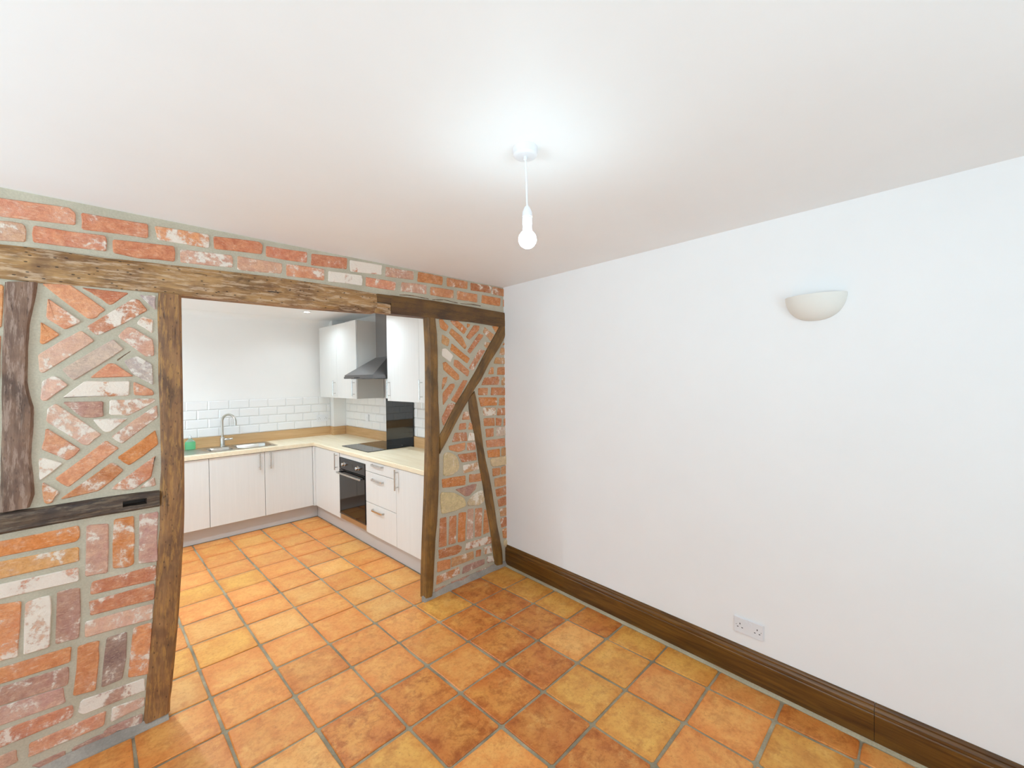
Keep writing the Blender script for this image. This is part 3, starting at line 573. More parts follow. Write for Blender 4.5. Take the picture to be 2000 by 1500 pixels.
bm_prism(bm, [bmL[0]]+rl[0]+[pl_at(zt_)]+[p for p in pl[::-1] if p.y > zt_+.02]+[Vector((pl[0].x, bmL[3].y)), bmL[2], bmL[1]], yy)
bm_prism(bm, [Vector((XL, rl[1][0].y)), Vector((XL, -.03)), Vector((pl[-1].x, -.03))]+[p for p in pl[::-1] if p.y < zb_-.02]+[pl_at(zb_)]+rl[1][::-1][:-1], yy)
bm_prism(bm, [Vector((.03, bmR[-1].y)), Vector((.03, -.03)), Vector((pr[-1].x, -.03))]+pr[::-1]+[Vector((pr[0].x, bmR[1].y)), bmR[2], bmR[3]], yy)
PART = struct(from_bm('wall_partition', bm, M['mortar']))
# unseen kitchen side: white coat added so the kitchen's bounce light stays pale
bm = bmesh.new()
bm_cells(bm, [-3.2, pl[-1].x-.02, pr[0].x+.04, KR], [-.03, 2.1, H], lambda i, j: not (i == 1 and j == 0), lambda u, v, k: Vector((u, PT+.012*k, v)))
from_bm('bounce_coat', bm, M['kwall'], PART)
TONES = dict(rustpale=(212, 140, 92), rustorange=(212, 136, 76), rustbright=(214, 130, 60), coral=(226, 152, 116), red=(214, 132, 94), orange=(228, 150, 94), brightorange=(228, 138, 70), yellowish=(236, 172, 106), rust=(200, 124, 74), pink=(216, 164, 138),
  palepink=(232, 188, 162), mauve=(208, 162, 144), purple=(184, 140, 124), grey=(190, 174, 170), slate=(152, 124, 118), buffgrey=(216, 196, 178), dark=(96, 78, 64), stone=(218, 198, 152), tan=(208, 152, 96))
def add_brick(tone, lime, poly, k):
    rnd = random.Random(k*7+3); stone = tone == 'stone'
    p = round_poly(poly, .014 if stone else .0055, .003 if stone else .0022, True, rnd)
    d = rnd.uniform(-.0075, -.0035) - (.004 if stone else 0)
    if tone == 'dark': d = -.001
    bm = bmesh.new()
    bm_rings(bm, [[Vector((q.x, .012, q.y)) for q in p], [Vector((q.x, d+.003, q.y)) for q in p], [Vector((q.x, d, q.y)) for q in inset(p, .0028)]])
    o = from_bm('stone' if stone else 'dark_sliver' if tone == 'dark' else 'brick', bm, M['brick'], PART)  # dark slivers: solid pieces whose dark colour stands for shade in gaps
    if poly[0][0] > -.87: tone = {'red': 'rust', 'coral': 'rustpale', 'orange': 'rustorange', 'brightorange': 'rustbright', 'pink': 'tan'}.get(tone, tone)  # right panel: browner brick colours, partly standing in for weaker light there
    c = lin(TONES[tone]); v = rnd.uniform(.92, 1.08)
    o['tone'] = [c[0]*v, c[1]*v*rnd.uniform(.96, 1.05), c[2]*v*rnd.uniform(.95, 1.06)]; o['lime'] = lime; o['seed'] = rnd.uniform(0, 9.)
    return o
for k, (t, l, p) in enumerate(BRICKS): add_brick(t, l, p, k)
# the wall carries on past the picture's edge: plain courses
k = 1000
rail_t, rail_b, beam_t, beam_b = TIMBER['rail'][0][0][1], TIMBER['rail'][1][0][1], TIMBER['beam_left'][0][0][1], TIMBER['beam_left'][1][0][1]
courses = []
for z0_, z1_ in ((.045, rail_b-.012), (rail_t+.014, beam_b-.012), (beam_t+.012, H-.03)):
    n_ = max(1, round((z1_-z0_)/.083)); courses += [z0_+(z1_-z0_)*q_/n_ for q_ in range(n_)]
for row, z in enumerate(courses):
    x = XL+.02-(row % 2)*.11
    while x < -2.9:
        a, b_ = max(x, XL+.01), min(x+.213, -2.885)
        if b_-a > .05: add_brick(random.choice(['coral', 'red', 'orange', 'pink', 'mauve']), random.uniform(.1, .45), [(a, z), (b_, z), (b_, z+.07), (a, z+.07)], k)
        x += .224; k += 1
# grey cement skirt where the brickwork meets the floor
for a, b_ in ((XL, -2.31), (-.865, -.005)):
    bm = bmesh.new(); n = 14; rings = []
    for i in range(n+1):
        x = a+(b_-a)*i/n; w_ = .030+random.uniform(-.005, .005); h_ = .036+random.uniform(-.008, .008)
        rings.append([Vector((x, .01, -.01)), Vector((x, -w_, -.01)), Vector((x, -w_, .004)), Vector((x, -w_*.5, h_*.45)), Vector((x, -.005, h_)), Vector((x, .01, h_))])
    bm_rings(bm, rings); from_bm('cement_skirt', bm, M['cement'], PART, smooth=True)

def timber(key, name, label, mat, cat='beam', proud=.016, depth=PT+.006, wane=.012, rough=.0025, hole=None, n=36, mm=8, group=None, front=0.):
    a, b = TIMBER[key]; A0, B0, A1, B1 = Vector(a[0]), Vector(b[0]), Vector(a[-1]), Vector(b[-1])
    s0 = (A0+B0)/2; e = ((A1+B1)/2-s0); L = e.length; e.normalize(); nn = Vector((-e.y, e.x))
    us = [i/n for i in range(n+1)]; vs = [j/mm for j in range(mm+1)]
    if hole:
        for h in hole[0]: us += [h-.0005, h+.0005]
        for h in hole[1]: vs += [h-.002, h+.002]
        us.sort(); vs.sort()
    rnd = random.Random(key); ph = [rnd.uniform(0, 6) for _ in range(8)]
    def wob(x, y): return math.sin(x*31+ph[0]+y*3)*.4+math.sin(x*67+ph[1]+y*9)*.35+math.sin(x*13+ph[2]-y*7)*.5+math.sin(y*19+ph[3])*.3
    bm = bmesh.new(); rings = []
    for u in us:
        pa = at_len(a, u); pb = at_len(b, u); row = []
        for v in vs:
            q = pa+(pb-pa)*v-s0
            ed = min(v, 1-v)*2; d = proud - wane*max(0., 1-ed*3.2)**2 + rough*wob(q.dot(e), v)
            if hole and hole[0][0] < u < hole[0][1] and hole[1][0] < v < hole[1][1]: d = -.045
            row.append(Vector((q.dot(e), q.dot(nn), d)))
        x0, x1 = row[0].copy(), row[-1].copy(); x0.z = x1.z = -depth
        rings.append(row+[x1, x0])
    bm_rings(bm, rings); bmesh.ops.recalc_face_normals(bm, faces=bm.faces)
    me = bpy.data.meshes.new(name); bm.to_mesh(me); bm.free()
    for f in me.polygons: f.use_smooth = True
    me.set_sharp_from_angle(angle=math.radians(35))
    o = link(name, me, mat); 
    o.matrix_world = Matrix(((e.x, nn.x, 0, s0.x), (0, 0, -1, -front), (e.y, nn.y, 0, s0.y), (0, 0, 0, 1)))
    return tag(o, label, cat, group)
timber('beam_left', 'ceiling_beam', 'long weathered oak beam with pitted grey-brown face over the kitchen opening', M['beam'], rough=.0032, n=60)
def lap(parent, name, poly, mat):
    bm = bmesh.new(); P_ = round_poly(poly, .003, 0, False)
    bm_rings(bm, [[Vector((q.x, .03, q.y)) for q in P_], [Vector((q.x, -.012, q.y)) for q in P_], [Vector((q.x, -.015, q.y)) for q in inset(P_, .003)]])
    o = from_bm(name, bm, mat); mw = o.matrix_world.copy(); o.parent = parent; o.matrix_parent_inverse = parent.matrix_world.inverted()
bL = bpy.data.objects['ceiling_beam']; lap(bL, 'scarf_tongue', SCARF[0], M['beam'])
bR = timber('beam_right', 'ceiling_beam', 'short smooth brown oak beam jointed onto the weathered beam, ending at white wall', M['beam2'], rough=.0015, wane=.005)
lap(bR, 'scarf_lip', SCARF[1], M['beam2'])
timber('stud', 'wall_stud', 'broad purple-brown oak stud standing between beam and dark rail', M['stud'], 'timber', wane=.02)
timber('rail', 'wall_rail', 'dark horizontal oak rail with empty mortise slot below the herringbone brick panel', M['rail'], 'timber', hole=(tuple((x_-XL)/(TIMBER['rail'][0][-1][0]-XL) for x_ in MORTISE), (.36, .68)), wane=.016)
timber('post_left', 'oak_post', 'tall oak door post beside the herringbone bricks, on the sink side of opening', M['post'], 'post', wane=.015)
timber('post_right', 'oak_post', 'narrow gnarled oak post between kitchen opening and the crossed braces', M['brace'], 'post', wane=.012, depth=.045)
timber('brace_long', 'diagonal_brace', 'straight diagonal oak brace leaning from short beam down to narrow post', M['brace'], 'timber', wane=.008, rough=.001)
timber('brace_short', 'diagonal_brace', 'bowed oak brace running down to floor under the straight diagonal brace', M['brace'], 'timber', wane=.008, rough=.0015, proud=.014)

# ------------------------------------------------------------------ terracotta floor
GX, GY, GP = -1.8375, .0012, .3019
TT = {'o': ((222, 144, 74), (228, 164, 90)), 'y': ((216, 150, 70), (230, 174, 86)), 'l': ((226, 158, 84), (234, 178, 104)), 'b': ((200, 120, 56), (216, 148, 72))}
for i in range(-8, 7):
    for j in range(-11, 9):
        rnd = random.Random(i*131+j*17)
        if j < -11 or i < -6: continue
        g = .0070; J = lambda: rnd.uniform(-.0028, .0028)
        x0, x1, y0, y1 = GX+i*GP+g, GX+(i+1)*GP-g, GY+j*GP+g, GY+(j+1)*GP-g
        p = [Vector((x0+J(), y0+J())), Vector((x1+J(), y0+J())), Vector((x1+J(), y1+J())), Vector((x0+J(), y1+J()))]
        if (y0+y1)/2 < 0: p = clip(p, -DN2, -.050)
        else: p = clip(clip(p, Vector((1, 0)), -.632 if x0 < -.66 else -.1), Vector((0, 1)), 2.562)
        if (y0+y1)/2 > 0 and x0 > -.66 and y0 > .2: continue
        if len(p) < 3: continue
        w_ = max(q.x for q in p)-min(q.x for q in p); h_ = max(q.y for q in p)-min(q.y for q in p)
        if w_ < .03 or h_ < .03: continue
        p = round_poly(p, .008, .0020, True, rnd); dz = rnd.uniform(-.0012, .0008)
        bm = bmesh.new(); bm_rings(bm, [[Vector((q.x, q.y, -.02)) for q in p], [Vector((q.x, q.y, dz-.003)) for q in p], [Vector((q.x, q.y, dz)) for q in inset(p, .004)]])
        o = from_bm('tile', bm, M['tile'], FLOOR)
        t = TILE_TONE.get((i, j)) or rnd.choice('oooooolb' if j < 0 else 'ooooool')
        a, b_ = lin(TT[t][0]), lin(TT[t][1]); v = rnd.uniform(.93, 1.07)
        o['tone'] = [c*v for c in a]; o['tone2'] = [c*v for c in b_]; o['seed'] = rnd.uniform(0, 30.)
        o['stain'] = (.8 if t == 'b' else .45)*(1. if j < 0 else .3)

bm = bmesh.new(); n_ = 60; rings = []
for i in range(n_+1):
    s_ = .02+4.25*i/n_; w_ = .046+random.uniform(-.004, .003)
    rings.append([RW(s_, .018, -.012), RW(s_, w_, -.012), RW(s_, w_, -.002), RW(s_, w_-.006, .0012), RW(s_, .018, .0025)])
bm_rings(bm, rings); from_bm('grout_bead', bm, mortar_mat('pale_edge_grout', (172, 160, 134), (204, 192, 164)), FLOOR, smooth=True)
# skirting board in two lengths along the right wall
SK = struct(empty('baseboard_right', RW(2., 0, 0)))
prof = [(0, 0), (.020, 0), (.020, .118), (.017, .123), (.0195, .128), (.0185, .138), (.014, .146), (.010, .150), (.011, .156), (.008, .164), (.003, .168), (0, .168)]
for a, b_ in ((.005, 2.4605), (2.4625, 4.3)):
    bm = bmesh.new(); bm_prism(bm, prof, lambda p, k: RW(a if k == 0 else b_, p[0], p[1])); from_bm('board', bm, M['skirt'], SK)

# ------------------------------------------------------------------ front room fittings
RO = Vector((-1.502, -1.644, H))
t = empty('pendant_lamp', RO, 'white pendant cord with one bare lit bulb hanging from ceiling', 'pendant lamp')
lathe('ceiling_rose', [(.030, -.030), (.036, -.029), (.041, -.024), (.042, -.004), (.042, 0)], RO, M['white'], t)
lathe('cord_grip', [(.004, -.042), (.007, -.040), (.007, -.028)], RO, M['white'], t, 12)
tube('cord', [RO+Vector((0, 0, -.035)), RO+Vector((.002, -.002, -.11)), RO+Vector((.003, -.003, -.2))], .0032, M['white'], t, 8)
BX = RO+Vector((.003, -.003, 0))
lathe('lamp_holder', [(.0155, -.262), (.0165, -.258), (.0165, -.236), (.014, -.235), (.0175, -.233), (.0165, -.218), (.009, -.2), (.005, -.196)], BX, M['white'], t, 20)
lathe('bulb_collar', [(.0165, -.285), (.0155, -.262)], BX, M['white'], t, 20)
bb = [(.0012, -.3395)]+[(.0305*math.sin(a), -.309-.0305*math.cos(a)) for a in [math.pi*k/14 for k in range(1, 11)]]+[(.0195, -.2845), (.0165, -.283)]
lathe('bulb', bb, BX, M['bulb'], t, 24)

# plaster uplighter: half bowl, open at the top
t = empty('wall_uplighter', RW(2.245, 0, 1.88), 'off-white plaster half-bowl uplighter fixed to the white wall', 'wall light')
bm = bmesh.new(); NU, NV = 28, 12
def bowl(k, a, b_, c_): 
    rows = []
    for j in range(NV+1):
        f = math.pi/2*j/NV; rows.append([RW(2.245-a*math.cos(g)*math.cos(f)**.85, .001+b_*math.sin(g)*math.cos(f)**.85, 1.990-c_*math.sin(f)) for g in [math.pi*i/NU for i in range(NU+1)]])
    return rows
out = bowl(0, .122, .088, .118); inn = bowl(1, .114, .080, .108)
vo = [[bm.verts.new(p) for p in r] for r in out]; vi = [[bm.verts.new(p) for p in r] for r in inn]
for V, fl in ((vo, 0), (vi, 1)):
    for j in range(NV):
        for i in range(NU):
            q = (V[j][i], V[j][i+1], V[j+1][i+1], V[j+1][i]); bm.faces.new(q if not fl else q[::-1])
for i in range(NU): bm.faces.new((vo[0][i], vi[0][i], vi[0][i+1], vo[0][i+1]))
for j in range(NV):
    for e_ in (0, NU): bm.faces.new((vo[j][e_], vo[j+1][e_], vi[j+1][e_], vi[j][e_]))
bmesh.ops.remove_doubles(bm, verts=bm.verts, dist=1e-5); from_bm('bowl', bm, M['plaster'], t, smooth=True)
bm = bmesh.new(); bm_prism(bm, [(2.195, 1.90), (2.295, 1.90), (2.295, 1.97), (2.195, 1.97)], lambda p, k: RW(p[0], .0005+.018*k, p[1])); from_bm('back_plate', bm, M['white'], t)
bm = bmesh.new(); bm_tube(bm, [RW(2.245, .018, 1.935), RW(2.245, .045, 1.94)], .014, 14); from_bm('lamp_holder', bm, M['white'], t, smooth=True)

def socket(name, label, fn, gangs, mat=M['white'], cat='socket', kind='socket'):
    """UK plate; fn(u, v, out) -> point, u / v from the middle of the plate"""
    hw = .073 if gangs == 2 else .043
    t = empty(name, fn(0, 0, 0), label, cat)
    def blk(nm, u0, u1, v0, v1, d0, d1, m_, bev=0., par=None):
        bm = bmesh.new(); r = bmesh.ops.create_cube(bm, size=1.)
        if bev:
            for v in bm.verts: v.co = Vector((v.co.x*(u1-u0), v.co.y*(v1-v0), v.co.z*(d1-d0)))
            bmesh.ops.bevel(bm, geom=list(bm.edges), offset=bev, segments=2, affect='EDGES')
            for v in bm.verts: v.co = fn((u0+u1)/2+v.co.x, (v0+v1)/2+v.co.y, (d0+d1)/2+v.co.z)
        else:
            for v in bm.verts: v.co = fn((u0+u1)/2+v.co.x*(u1-u0), (v0+v1)/2+v.co.y*(v1-v0), (d0+d1)/2+v.co.z*(d1-d0))
        return from_bm(nm, bm, m_, par or t)
    blk('face_plate', -hw, hw, -.043, .043, .0005, .0095, mat, .003)
    if kind == 'switch':
        blk('rocker_switch', -.008, .008, -.014, .014, .0085, .0135, mat, .002); return t
    for c in ((-.042, .042) if gangs == 2 else (0.,)):
        blk('pin_hole', c-.0021, c+.0021, .004, .012, .0090, .0100, M['slot'])
        for d in (-.011, .011): blk('pin_hole', c+d-.0036, c+d+.0036, -.0125, -.0085, .0090, .0100, M['slot'])
        sx = -.009 if c < 0 else .009
        if gangs == 2: blk('rocker_switch', sx-.0062, sx+.0062, .008, .032, .0085, .0125, mat, .0018)
    for c in (-.0605, .0605): 
        if gangs == 2: blk('screw', c-.0022, c+.0022, -.0022, .0022, .0090, .0102, M['pin'], .0008)
    return t
socket('double_socket', 'white double wall socket above the dark skirting board', lambda u, v, o: RW(1.950+u, o, .278+v), 2)

# ------------------------------------------------------------------ kitchen
XF, YF = -.675, 2.510               # door faces of the right and the back run
XW, YW, ZW = -.690, 2.488, .893     # worktop front edges and top
def bar_handle(parent, p0, p1, out, r=.0072):
    """round bar on two stubs; out points away from the door"""
    p0, p1, out = Vector(p0), Vector(p1), Vector(out)
    h = tube('handle', [p0+out*.032, p1+out*.032], r, M['chrome'], parent, 10)
    for f in (.14, .86):
        q = p0+(p1-p0)*f; tube('stub', [q-out*.001, q+out*.032], r*.8, M['chrome'], h, 8)
    return h
def bow_handle(parent, y, z, x, hw=.104):
    bm = bmesh.new(); w_ = .008
    pts = [(-hw, 0), (-hw*.94, .024), (-hw*.8, .030), (hw*.8, .030), (hw*.94, .024), (hw, 0)]
    inn = [(-hw+.006, 0), (-hw*.88, .02), (-hw*.76, .024), (hw*.76, .024), (hw*.88, .02), (hw-.006, 0)]
    bm_prism(bm, pts+inn[::-1], lambda p, k: Vector((x-p[1], y+p[0], z-w_+2*w_*k)))
    return from_bm('handle', bm, M['chrome'], parent)
def unit(name, label, x0, x1, y0, y1, z0, z1, cat='cabinet', group=None):
    t = empty(name, ((x0+x1)/2, (y0+y1)/2, z0), label, cat, group); box('body', x0, x1, y0, y1, z0, z1, M['carcass'], t); return t
DT = .018; ZB, ZT = .155, .850
# back run
t = unit('base_cabinet', 'pale grey base cabinet with plain door, half hidden behind the oak door post', -2.193, -1.698, YF+DT+.002, KB-.002, ZB, ZT)
d = box('door', -2.190, -1.6975, YF, YF+DT, ZB, ZT-.004, M['front'], t, .0012); bar_handle(d, (-2.14, YF, .855-.19), (-2.14, YF, .83), (0, -1, 0))
t = unit('base_cabinet', 'wide pale grey cabinet with two doors under the sink', -1.694, -.735, YF+DT+.002, KB-.002, ZB, .70)
box('back_rail', -1.694, -.735, KB-.03, KB-.004, .70, ZT, M['carcass'], t); box('front_rail', -1.694, -.735, YF+DT+.002, YF+DT+.03, .70, ZT, M['carcass'], t)
for a, b_, h in ((-1.6930, -1.1985, -1.248), (-1.1940, -.699, -1.143)):
    d = box('door', a, b_, YF, YF+DT, ZB, ZT-.004, M['front'], t, .0012); bar_handle(d, (h, YF, .665), (h, YF, .842), (0, -1, 0))
t = unit('base_cabinet', 'pale grey base cabinet reaching behind the sink run into the corner', -3.19, -2.197, YF+DT+.002, KB-.002, ZB, ZT)
box('door', -2.69, -2.196, YF, YF+DT, ZB, ZT-.004, M['front'], t, .0012); box('door', -3.188, -2.693, YF, YF+DT, ZB, ZT-.004, M['front'], t, .0012)
# right run
t = unit('base_cabinet', 'pale grey corner base cabinet with one door beside the black oven', XF+DT+.002, KR-.002, 1.826, KB-.004, ZB, ZT)
d = box('door', XF, XF+DT, 1.829, 2.478, ZB, ZT-.004, M['front'], t, .0012); bar_handle(d, (XF, 1.872, .665), (XF, 1.872, .842), (-1, 0, 0))
box('corner_post', -.695, XF+DT, 2.481, YF+DT, ZB, ZT-.004, M['front'], t, .001)
t = unit('oven_housing', 'pale grey housing unit around the built-in black oven', XF+DT+.05, KR-.002, 1.238, 1.822, ZB, ZT)
box('top_filler', XF+.004, XF+DT+.05, 1.240, 1.820, .806, ZT-.004, M['front'], t, .001)
box('bottom_filler', XF+.006, XF+DT+.05, 1.240, 1.820, ZB+.002, .208, M['steel'], t, .001)
# oven
OV = empty('oven', (XF+.02, 1.53, .212), 'black built-in electric oven with two silver knobs and steel bar handle', 'oven')
box('body', XF+.012, XF+DT+.048, 1.246, 1.814, .212, .804, M['oven'], OV)
cp = box('control_panel', XF-.004, XF+.012, 1.244, 1.816, .690, .804, M['oven'], OV, .002)
for y in (1.685, 1.373):
    bm = bmesh.new(); bm_tube(bm, [(XF-.004, y, .748), (XF-.012, y, .748), (XF-.013, y, .748), (XF-.034, y, .748), (XF-.037, y, .748)], [.023, .022, .0185, .016, .012], 20)
    from_bm('knob', bm, M['knob'], cp, smooth=True)
box('display', XF-.0048, XF-.0038, 1.50, 1.56, .735, .765, M['black'], cp)
od = box('oven_door', XF-.006, XF+.012, 1.244, 1.816, .226, .684, M['black'], OV, .002)
box('door_trim', XF-.009, XF-.004, 1.244, 1.816, .214, .226, M['dsteel'], od, .001)
h = box('handle', XF-.052, XF-.036, 1.268, 1.792, .646, .664, M['steel'], od, .004)
for y in (1.283, 1.777): box('bracket', XF-.040, XF-.005, y-.008, y+.008, .648, .662, M['bframe'], h, .001)
# drawers, end cabinet
t = unit('drawer_unit', 'pale grey unit of three drawers beside the black oven', XF+DT+.002, KR-.002, .673, 1.234, ZB, ZT)
for z0, z1, hz in ((.7475, ZT-.004, .822), (.4525, .7430, .684), (ZB, .4480, .398)):
    d = box('drawer', XF, XF+DT, .6765, 1.2330, z0, z1, M['front'], t, .0012); bow_handle(d, .990, hz, XF)
t = unit('base_cabinet', 'pale grey end base cabinet with one door between drawers and oak post', XF+DT+.002, KR-.002, .09, .669, ZB, ZT)
d = box('door', XF, XF+DT, .092, .6720, ZB, ZT-.004, M['front'], t, .0012); bar_handle(d, (XF, .640, .662), (XF, .640, .860-.02), (-1, 0, 0))
# plinths
tag(box('plinth', -3.195, -.6285, 2.572, 2.588, .0, .150, M['plinth'], None, .001), 'grey plinth board along the floor under the sink cabinets', 'plinth')
tag(box('plinth', -.628, -.612, .088, 2.570, .0, .150, M['plinth'], None, .001), 'grey plinth board along the floor under oven and drawers', 'plinth')
# worktop (one L) with the cut-out for the sink
SX0, SX1, SY0, SY1 = -2.06, -1.045, 2.575, 3.035
xs = [-3.195, SX0+.012, SX1-.012, XW, KR-.002]; ys = [.088, YW, SY0+.012, SY1-.012, KB-.002]
bm = bmesh.new(); bm_cells(bm, xs, ys, lambda i, j: (j > 0 or i == 3) and not (i == 1 and j == 2), lambda u, v, k: Vector((u, v, ZW-.038+.038*k)))
es = [e for e in bm.edges if all(abs(v.co.z-ZW) < 1e-5 for v in e.verts) and (all(abs(v.co.y-YW) < 1e-4 for v in e.verts) and max(v.co.x for v in e.verts) < XW+.001 or all(abs(v.co.x-XW) < 1e-4 for v in e.verts) and max(v.co.y for v in e.verts) < YW+.001)]
bmesh.ops.bevel(bm, geom=es, offset=.006, segments=3, affect='EDGES')
tag(from_bm('worktop', bm, M['top']), 'pale oak worktop running round the kitchen corner over all base cabinets', 'worktop')
# oak upstands, corner boxing
BXX, BXY = -.243, 2.982
bm = bmesh.new(); bm_box(bm, -3.195, BXX-.020, KB-.020, KB-.001, ZW, 1.003, .001)
bm_box(bm, BXX-.019, BXX-.001, BXY-.019, KB-.001, ZW, 1.003, .001); bm_box(bm, BXX-.0005, KR-.021, BXY-.019, BXY-.001, ZW, 1.003, .001)
tag(from_bm('upstand', bm, M['upst']), 'oak upstand strip behind the sink, wrapping the white corner boxing', 'upstand')
tag(box('upstand', KR-.020, KR-.001, .09, BXY-.020, ZW, 1.003, oak_mat('oak_upstand_side', (196, 156, 108), (212, 176, 130), (176, 134, 88), 'y', .5), None, .001), 'oak upstand strip behind the hob on the kitchen side wall', 'upstand')
struct(box('wall_pipe_boxing', BXX, KR, BXY, KB, ZW+.001, H, M['kwall']))
# metro tiles: bevelled white bricks, running bond
def metro_mesh(wd, ht):
    bm = bmesh.new(); a, b_, c_ = wd/2, ht/2, .009
    f0 = [Vector((x*a, 0, z*b_)) for x, z in ((-1, -1), (1, -1), (1, 1), (-1, 1))]; f1 = [v+Vector((0, -.004, 0)) for v in f0]
    f2 = [Vector((x*(a-c_), -.0085, z*(b_-c_))) for x, z in ((-1, -1), (1, -1), (1, 1), (-1, 1))]
    bm_rings(bm, [f0, f1, f2]); bmesh.ops.recalc_face_normals(bm, faces=bm.faces); me = bpy.data.meshes.new('metro_tile'); bm.to_mesh(me); bm.free(); me.materials.append(M['metro']); return me
meshes = {}
def metro(x0, x1, z0, z1, wall, par):
    wd, ht = round(x1-x0-.003, 4), round(z1-z0-.003, 4)
    if wd < .012: return
    if (wd, ht) not in meshes: meshes[wd, ht] = metro_mesh(wd, ht)
    o = bpy.data.objects.new('tile', meshes[wd, ht]); COL.objects.link(o); o.parent = par; c = (x0+x1)/2
    o.location = (Vector((c, KB-.003, (z0+z1)/2)) if wall == 'b' else Vector((KR-.003, c, (z0+z1)/2)))-wloc(par)
    if wall == 'r': o.rotation_euler = (0, 0, -math.pi/2)
ZR = [1.004+.0995*k for k in range(5)]
bk = tag(box('tile_splashback', -3.19, BXX-.001, KB-.003, KB-.0005, 1.004, 1.403, M['wgrout']), 'white brick-shaped glazed wall tiles behind the sink', 'splashback')
bk2 = tag(box('tile_splashback', KR-.003, KR-.0005, .09, BXY-.001, 1.004, 1.403, M['wgrout']), 'white brick-shaped glazed wall tiles beside the black glass panel', 'splashback')
for r in range(4):
    off = 0 if r in (3, 1) else .1
    x = -3.19+(.2-((-.394+3.19) % .2))*0 ; x = -.394-15*.2+off
    while x < BXX:
        a, b_ = max(x, -3.19), min(x+.2, BXX-.001)
        if b_-a > .02: metro(a, b_, ZR[r], ZR[r+1], 'b', bk)
        x += .2
    y = 2.055-10*.2+(.1 if r in (3, 1) else 0)
    while y < BXY:
        a, b_ = max(y, .09), min(y+.2, BXY-.001)
        if b_-a > .02: metro(a, b_, ZR[r], ZR[r+1], 'r', bk2)
        y += .2
socket('double_socket', 'white double socket on the metro tiles behind the sink', lambda u, v, o: Vector((-.355+u, KB-.0115-o, 1.118+v)), 2)
socket('light_switch', 'small white switch plate on tiles beside the black glass splashback', lambda u, v, o: Vector((KR-.0115-o, 2.36-u, 1.145+v)), 1, kind='switch', cat='switch')
# black glass behind the hob, hob
tag(box('glass_splashback', KR-.030, KR-.0215, 1.300, 1.868, ZW+.001, 1.398, M['black'], None, .001), 'glossy black glass panel standing behind the hob', 'splashback')
t = empty('hob', (-.33, 1.652, ZW), 'flat black glass hob set in the oak worktop', 'hob')
box('glass_top', -.590, -.100, 1.352, 1.952, ZW+.0005, ZW+.0065, M['black'], t, .0015)
zm = plain('hob_marking', (70, 70, 74), .3)
for x, y, r in ((-.45, 1.50, .075), (-.45, 1.80, .095), (-.22, 1.50, .095), (-.22, 1.80, .075)):
    bm = bmesh.new(); n = 40
    o1 = [Vector((x+r*math.cos(2*math.pi*i/n), y+r*math.sin(2*math.pi*i/n), ZW+.0066)) for i in range(n)]; o2 = [Vector((x+(r-.0018)*math.cos(2*math.pi*i/n), y+(r-.0018)*math.sin(2*math.pi*i/n), ZW+.0066)) for i in range(n)]
    bm_rings(bm, [[v+Vector((0, 0, -.0004)) for v in o1], o1, o2, [v+Vector((0, 0, -.0004)) for v in o2]], caps=False); from_bm('zone_ring', bm, zm, t)
# sink with two bowls and drainer
t = empty('sink', ((SX0+SX1)/2, (SY0+SY1)/2, ZW), 'stainless steel inset sink with bowl, half bowl and drainer', 'sink')
B1, B2 = (-1.410, -1.085, 2.640, 2.945), (-1.660, -1.450, 2.665, 2.905)
sx = [SX0, -2.02, B2[0], B2[1], B1[0], B1[1], SX1]; sy = [SY0, B1[2], B2[2], B2[3], B1[3], SY1]
def skeep(i, j): return not ((i == 4 and 1 <= j <= 3) or (i == 2 and j == 2))
bm = bmesh.new(); bm_cells(bm, sx, sy, skeep, lambda u, v, k: Vector((u, v, ZW+.0005+.0035*k))); from_bm('rim', bm, M['steel'], t)
for (a, b_, c_, e_), dp in ((B1, .15), (B2, .12)):
    bm = bmesh.new()
    def rr_(ins, z, r): 
        p = round_poly([(a+ins, c_+ins), (b_-ins, c_+ins), (b_-ins, e_-ins), (a+ins, e_-ins)], r, 0, False); return [Vector((q.x, q.y, z)) for q in p]
    bm_rings(bm, [rr_(-.004, ZW+.0045, .05), rr_(.002, ZW-.002, .05), rr_(.012, ZW-dp+.02, .06), rr_(.035, ZW-dp, .07), rr_(.035, ZW-dp-.002, .07), rr_(.010, ZW-dp+.018, .06), rr_(.0, ZW-.002, .05), rr_(-.004, ZW+.0040, .05)], caps=False)
    vb = [v for v in bm.verts]
    n = 8; bm.faces.new(vb[3*n:4*n]); bm.faces.new(vb[4*n:5*n][::-1])
    from_bm('bowl', bm, M['steel'], t, smooth=True)
    lathe('drain', [(.026, 0), (.026, .003), (.018, .002)], ((a+b_)/2, (c_+e_)/2, ZW-dp+.001), M['chrome'], t, 18)
for k in range(5): box('drainer_rib', -2.0, -1.70, 2.66+.06*k, 2.672+.06*k, ZW+.004, ZW+.006, M['steel'], t, .0008)
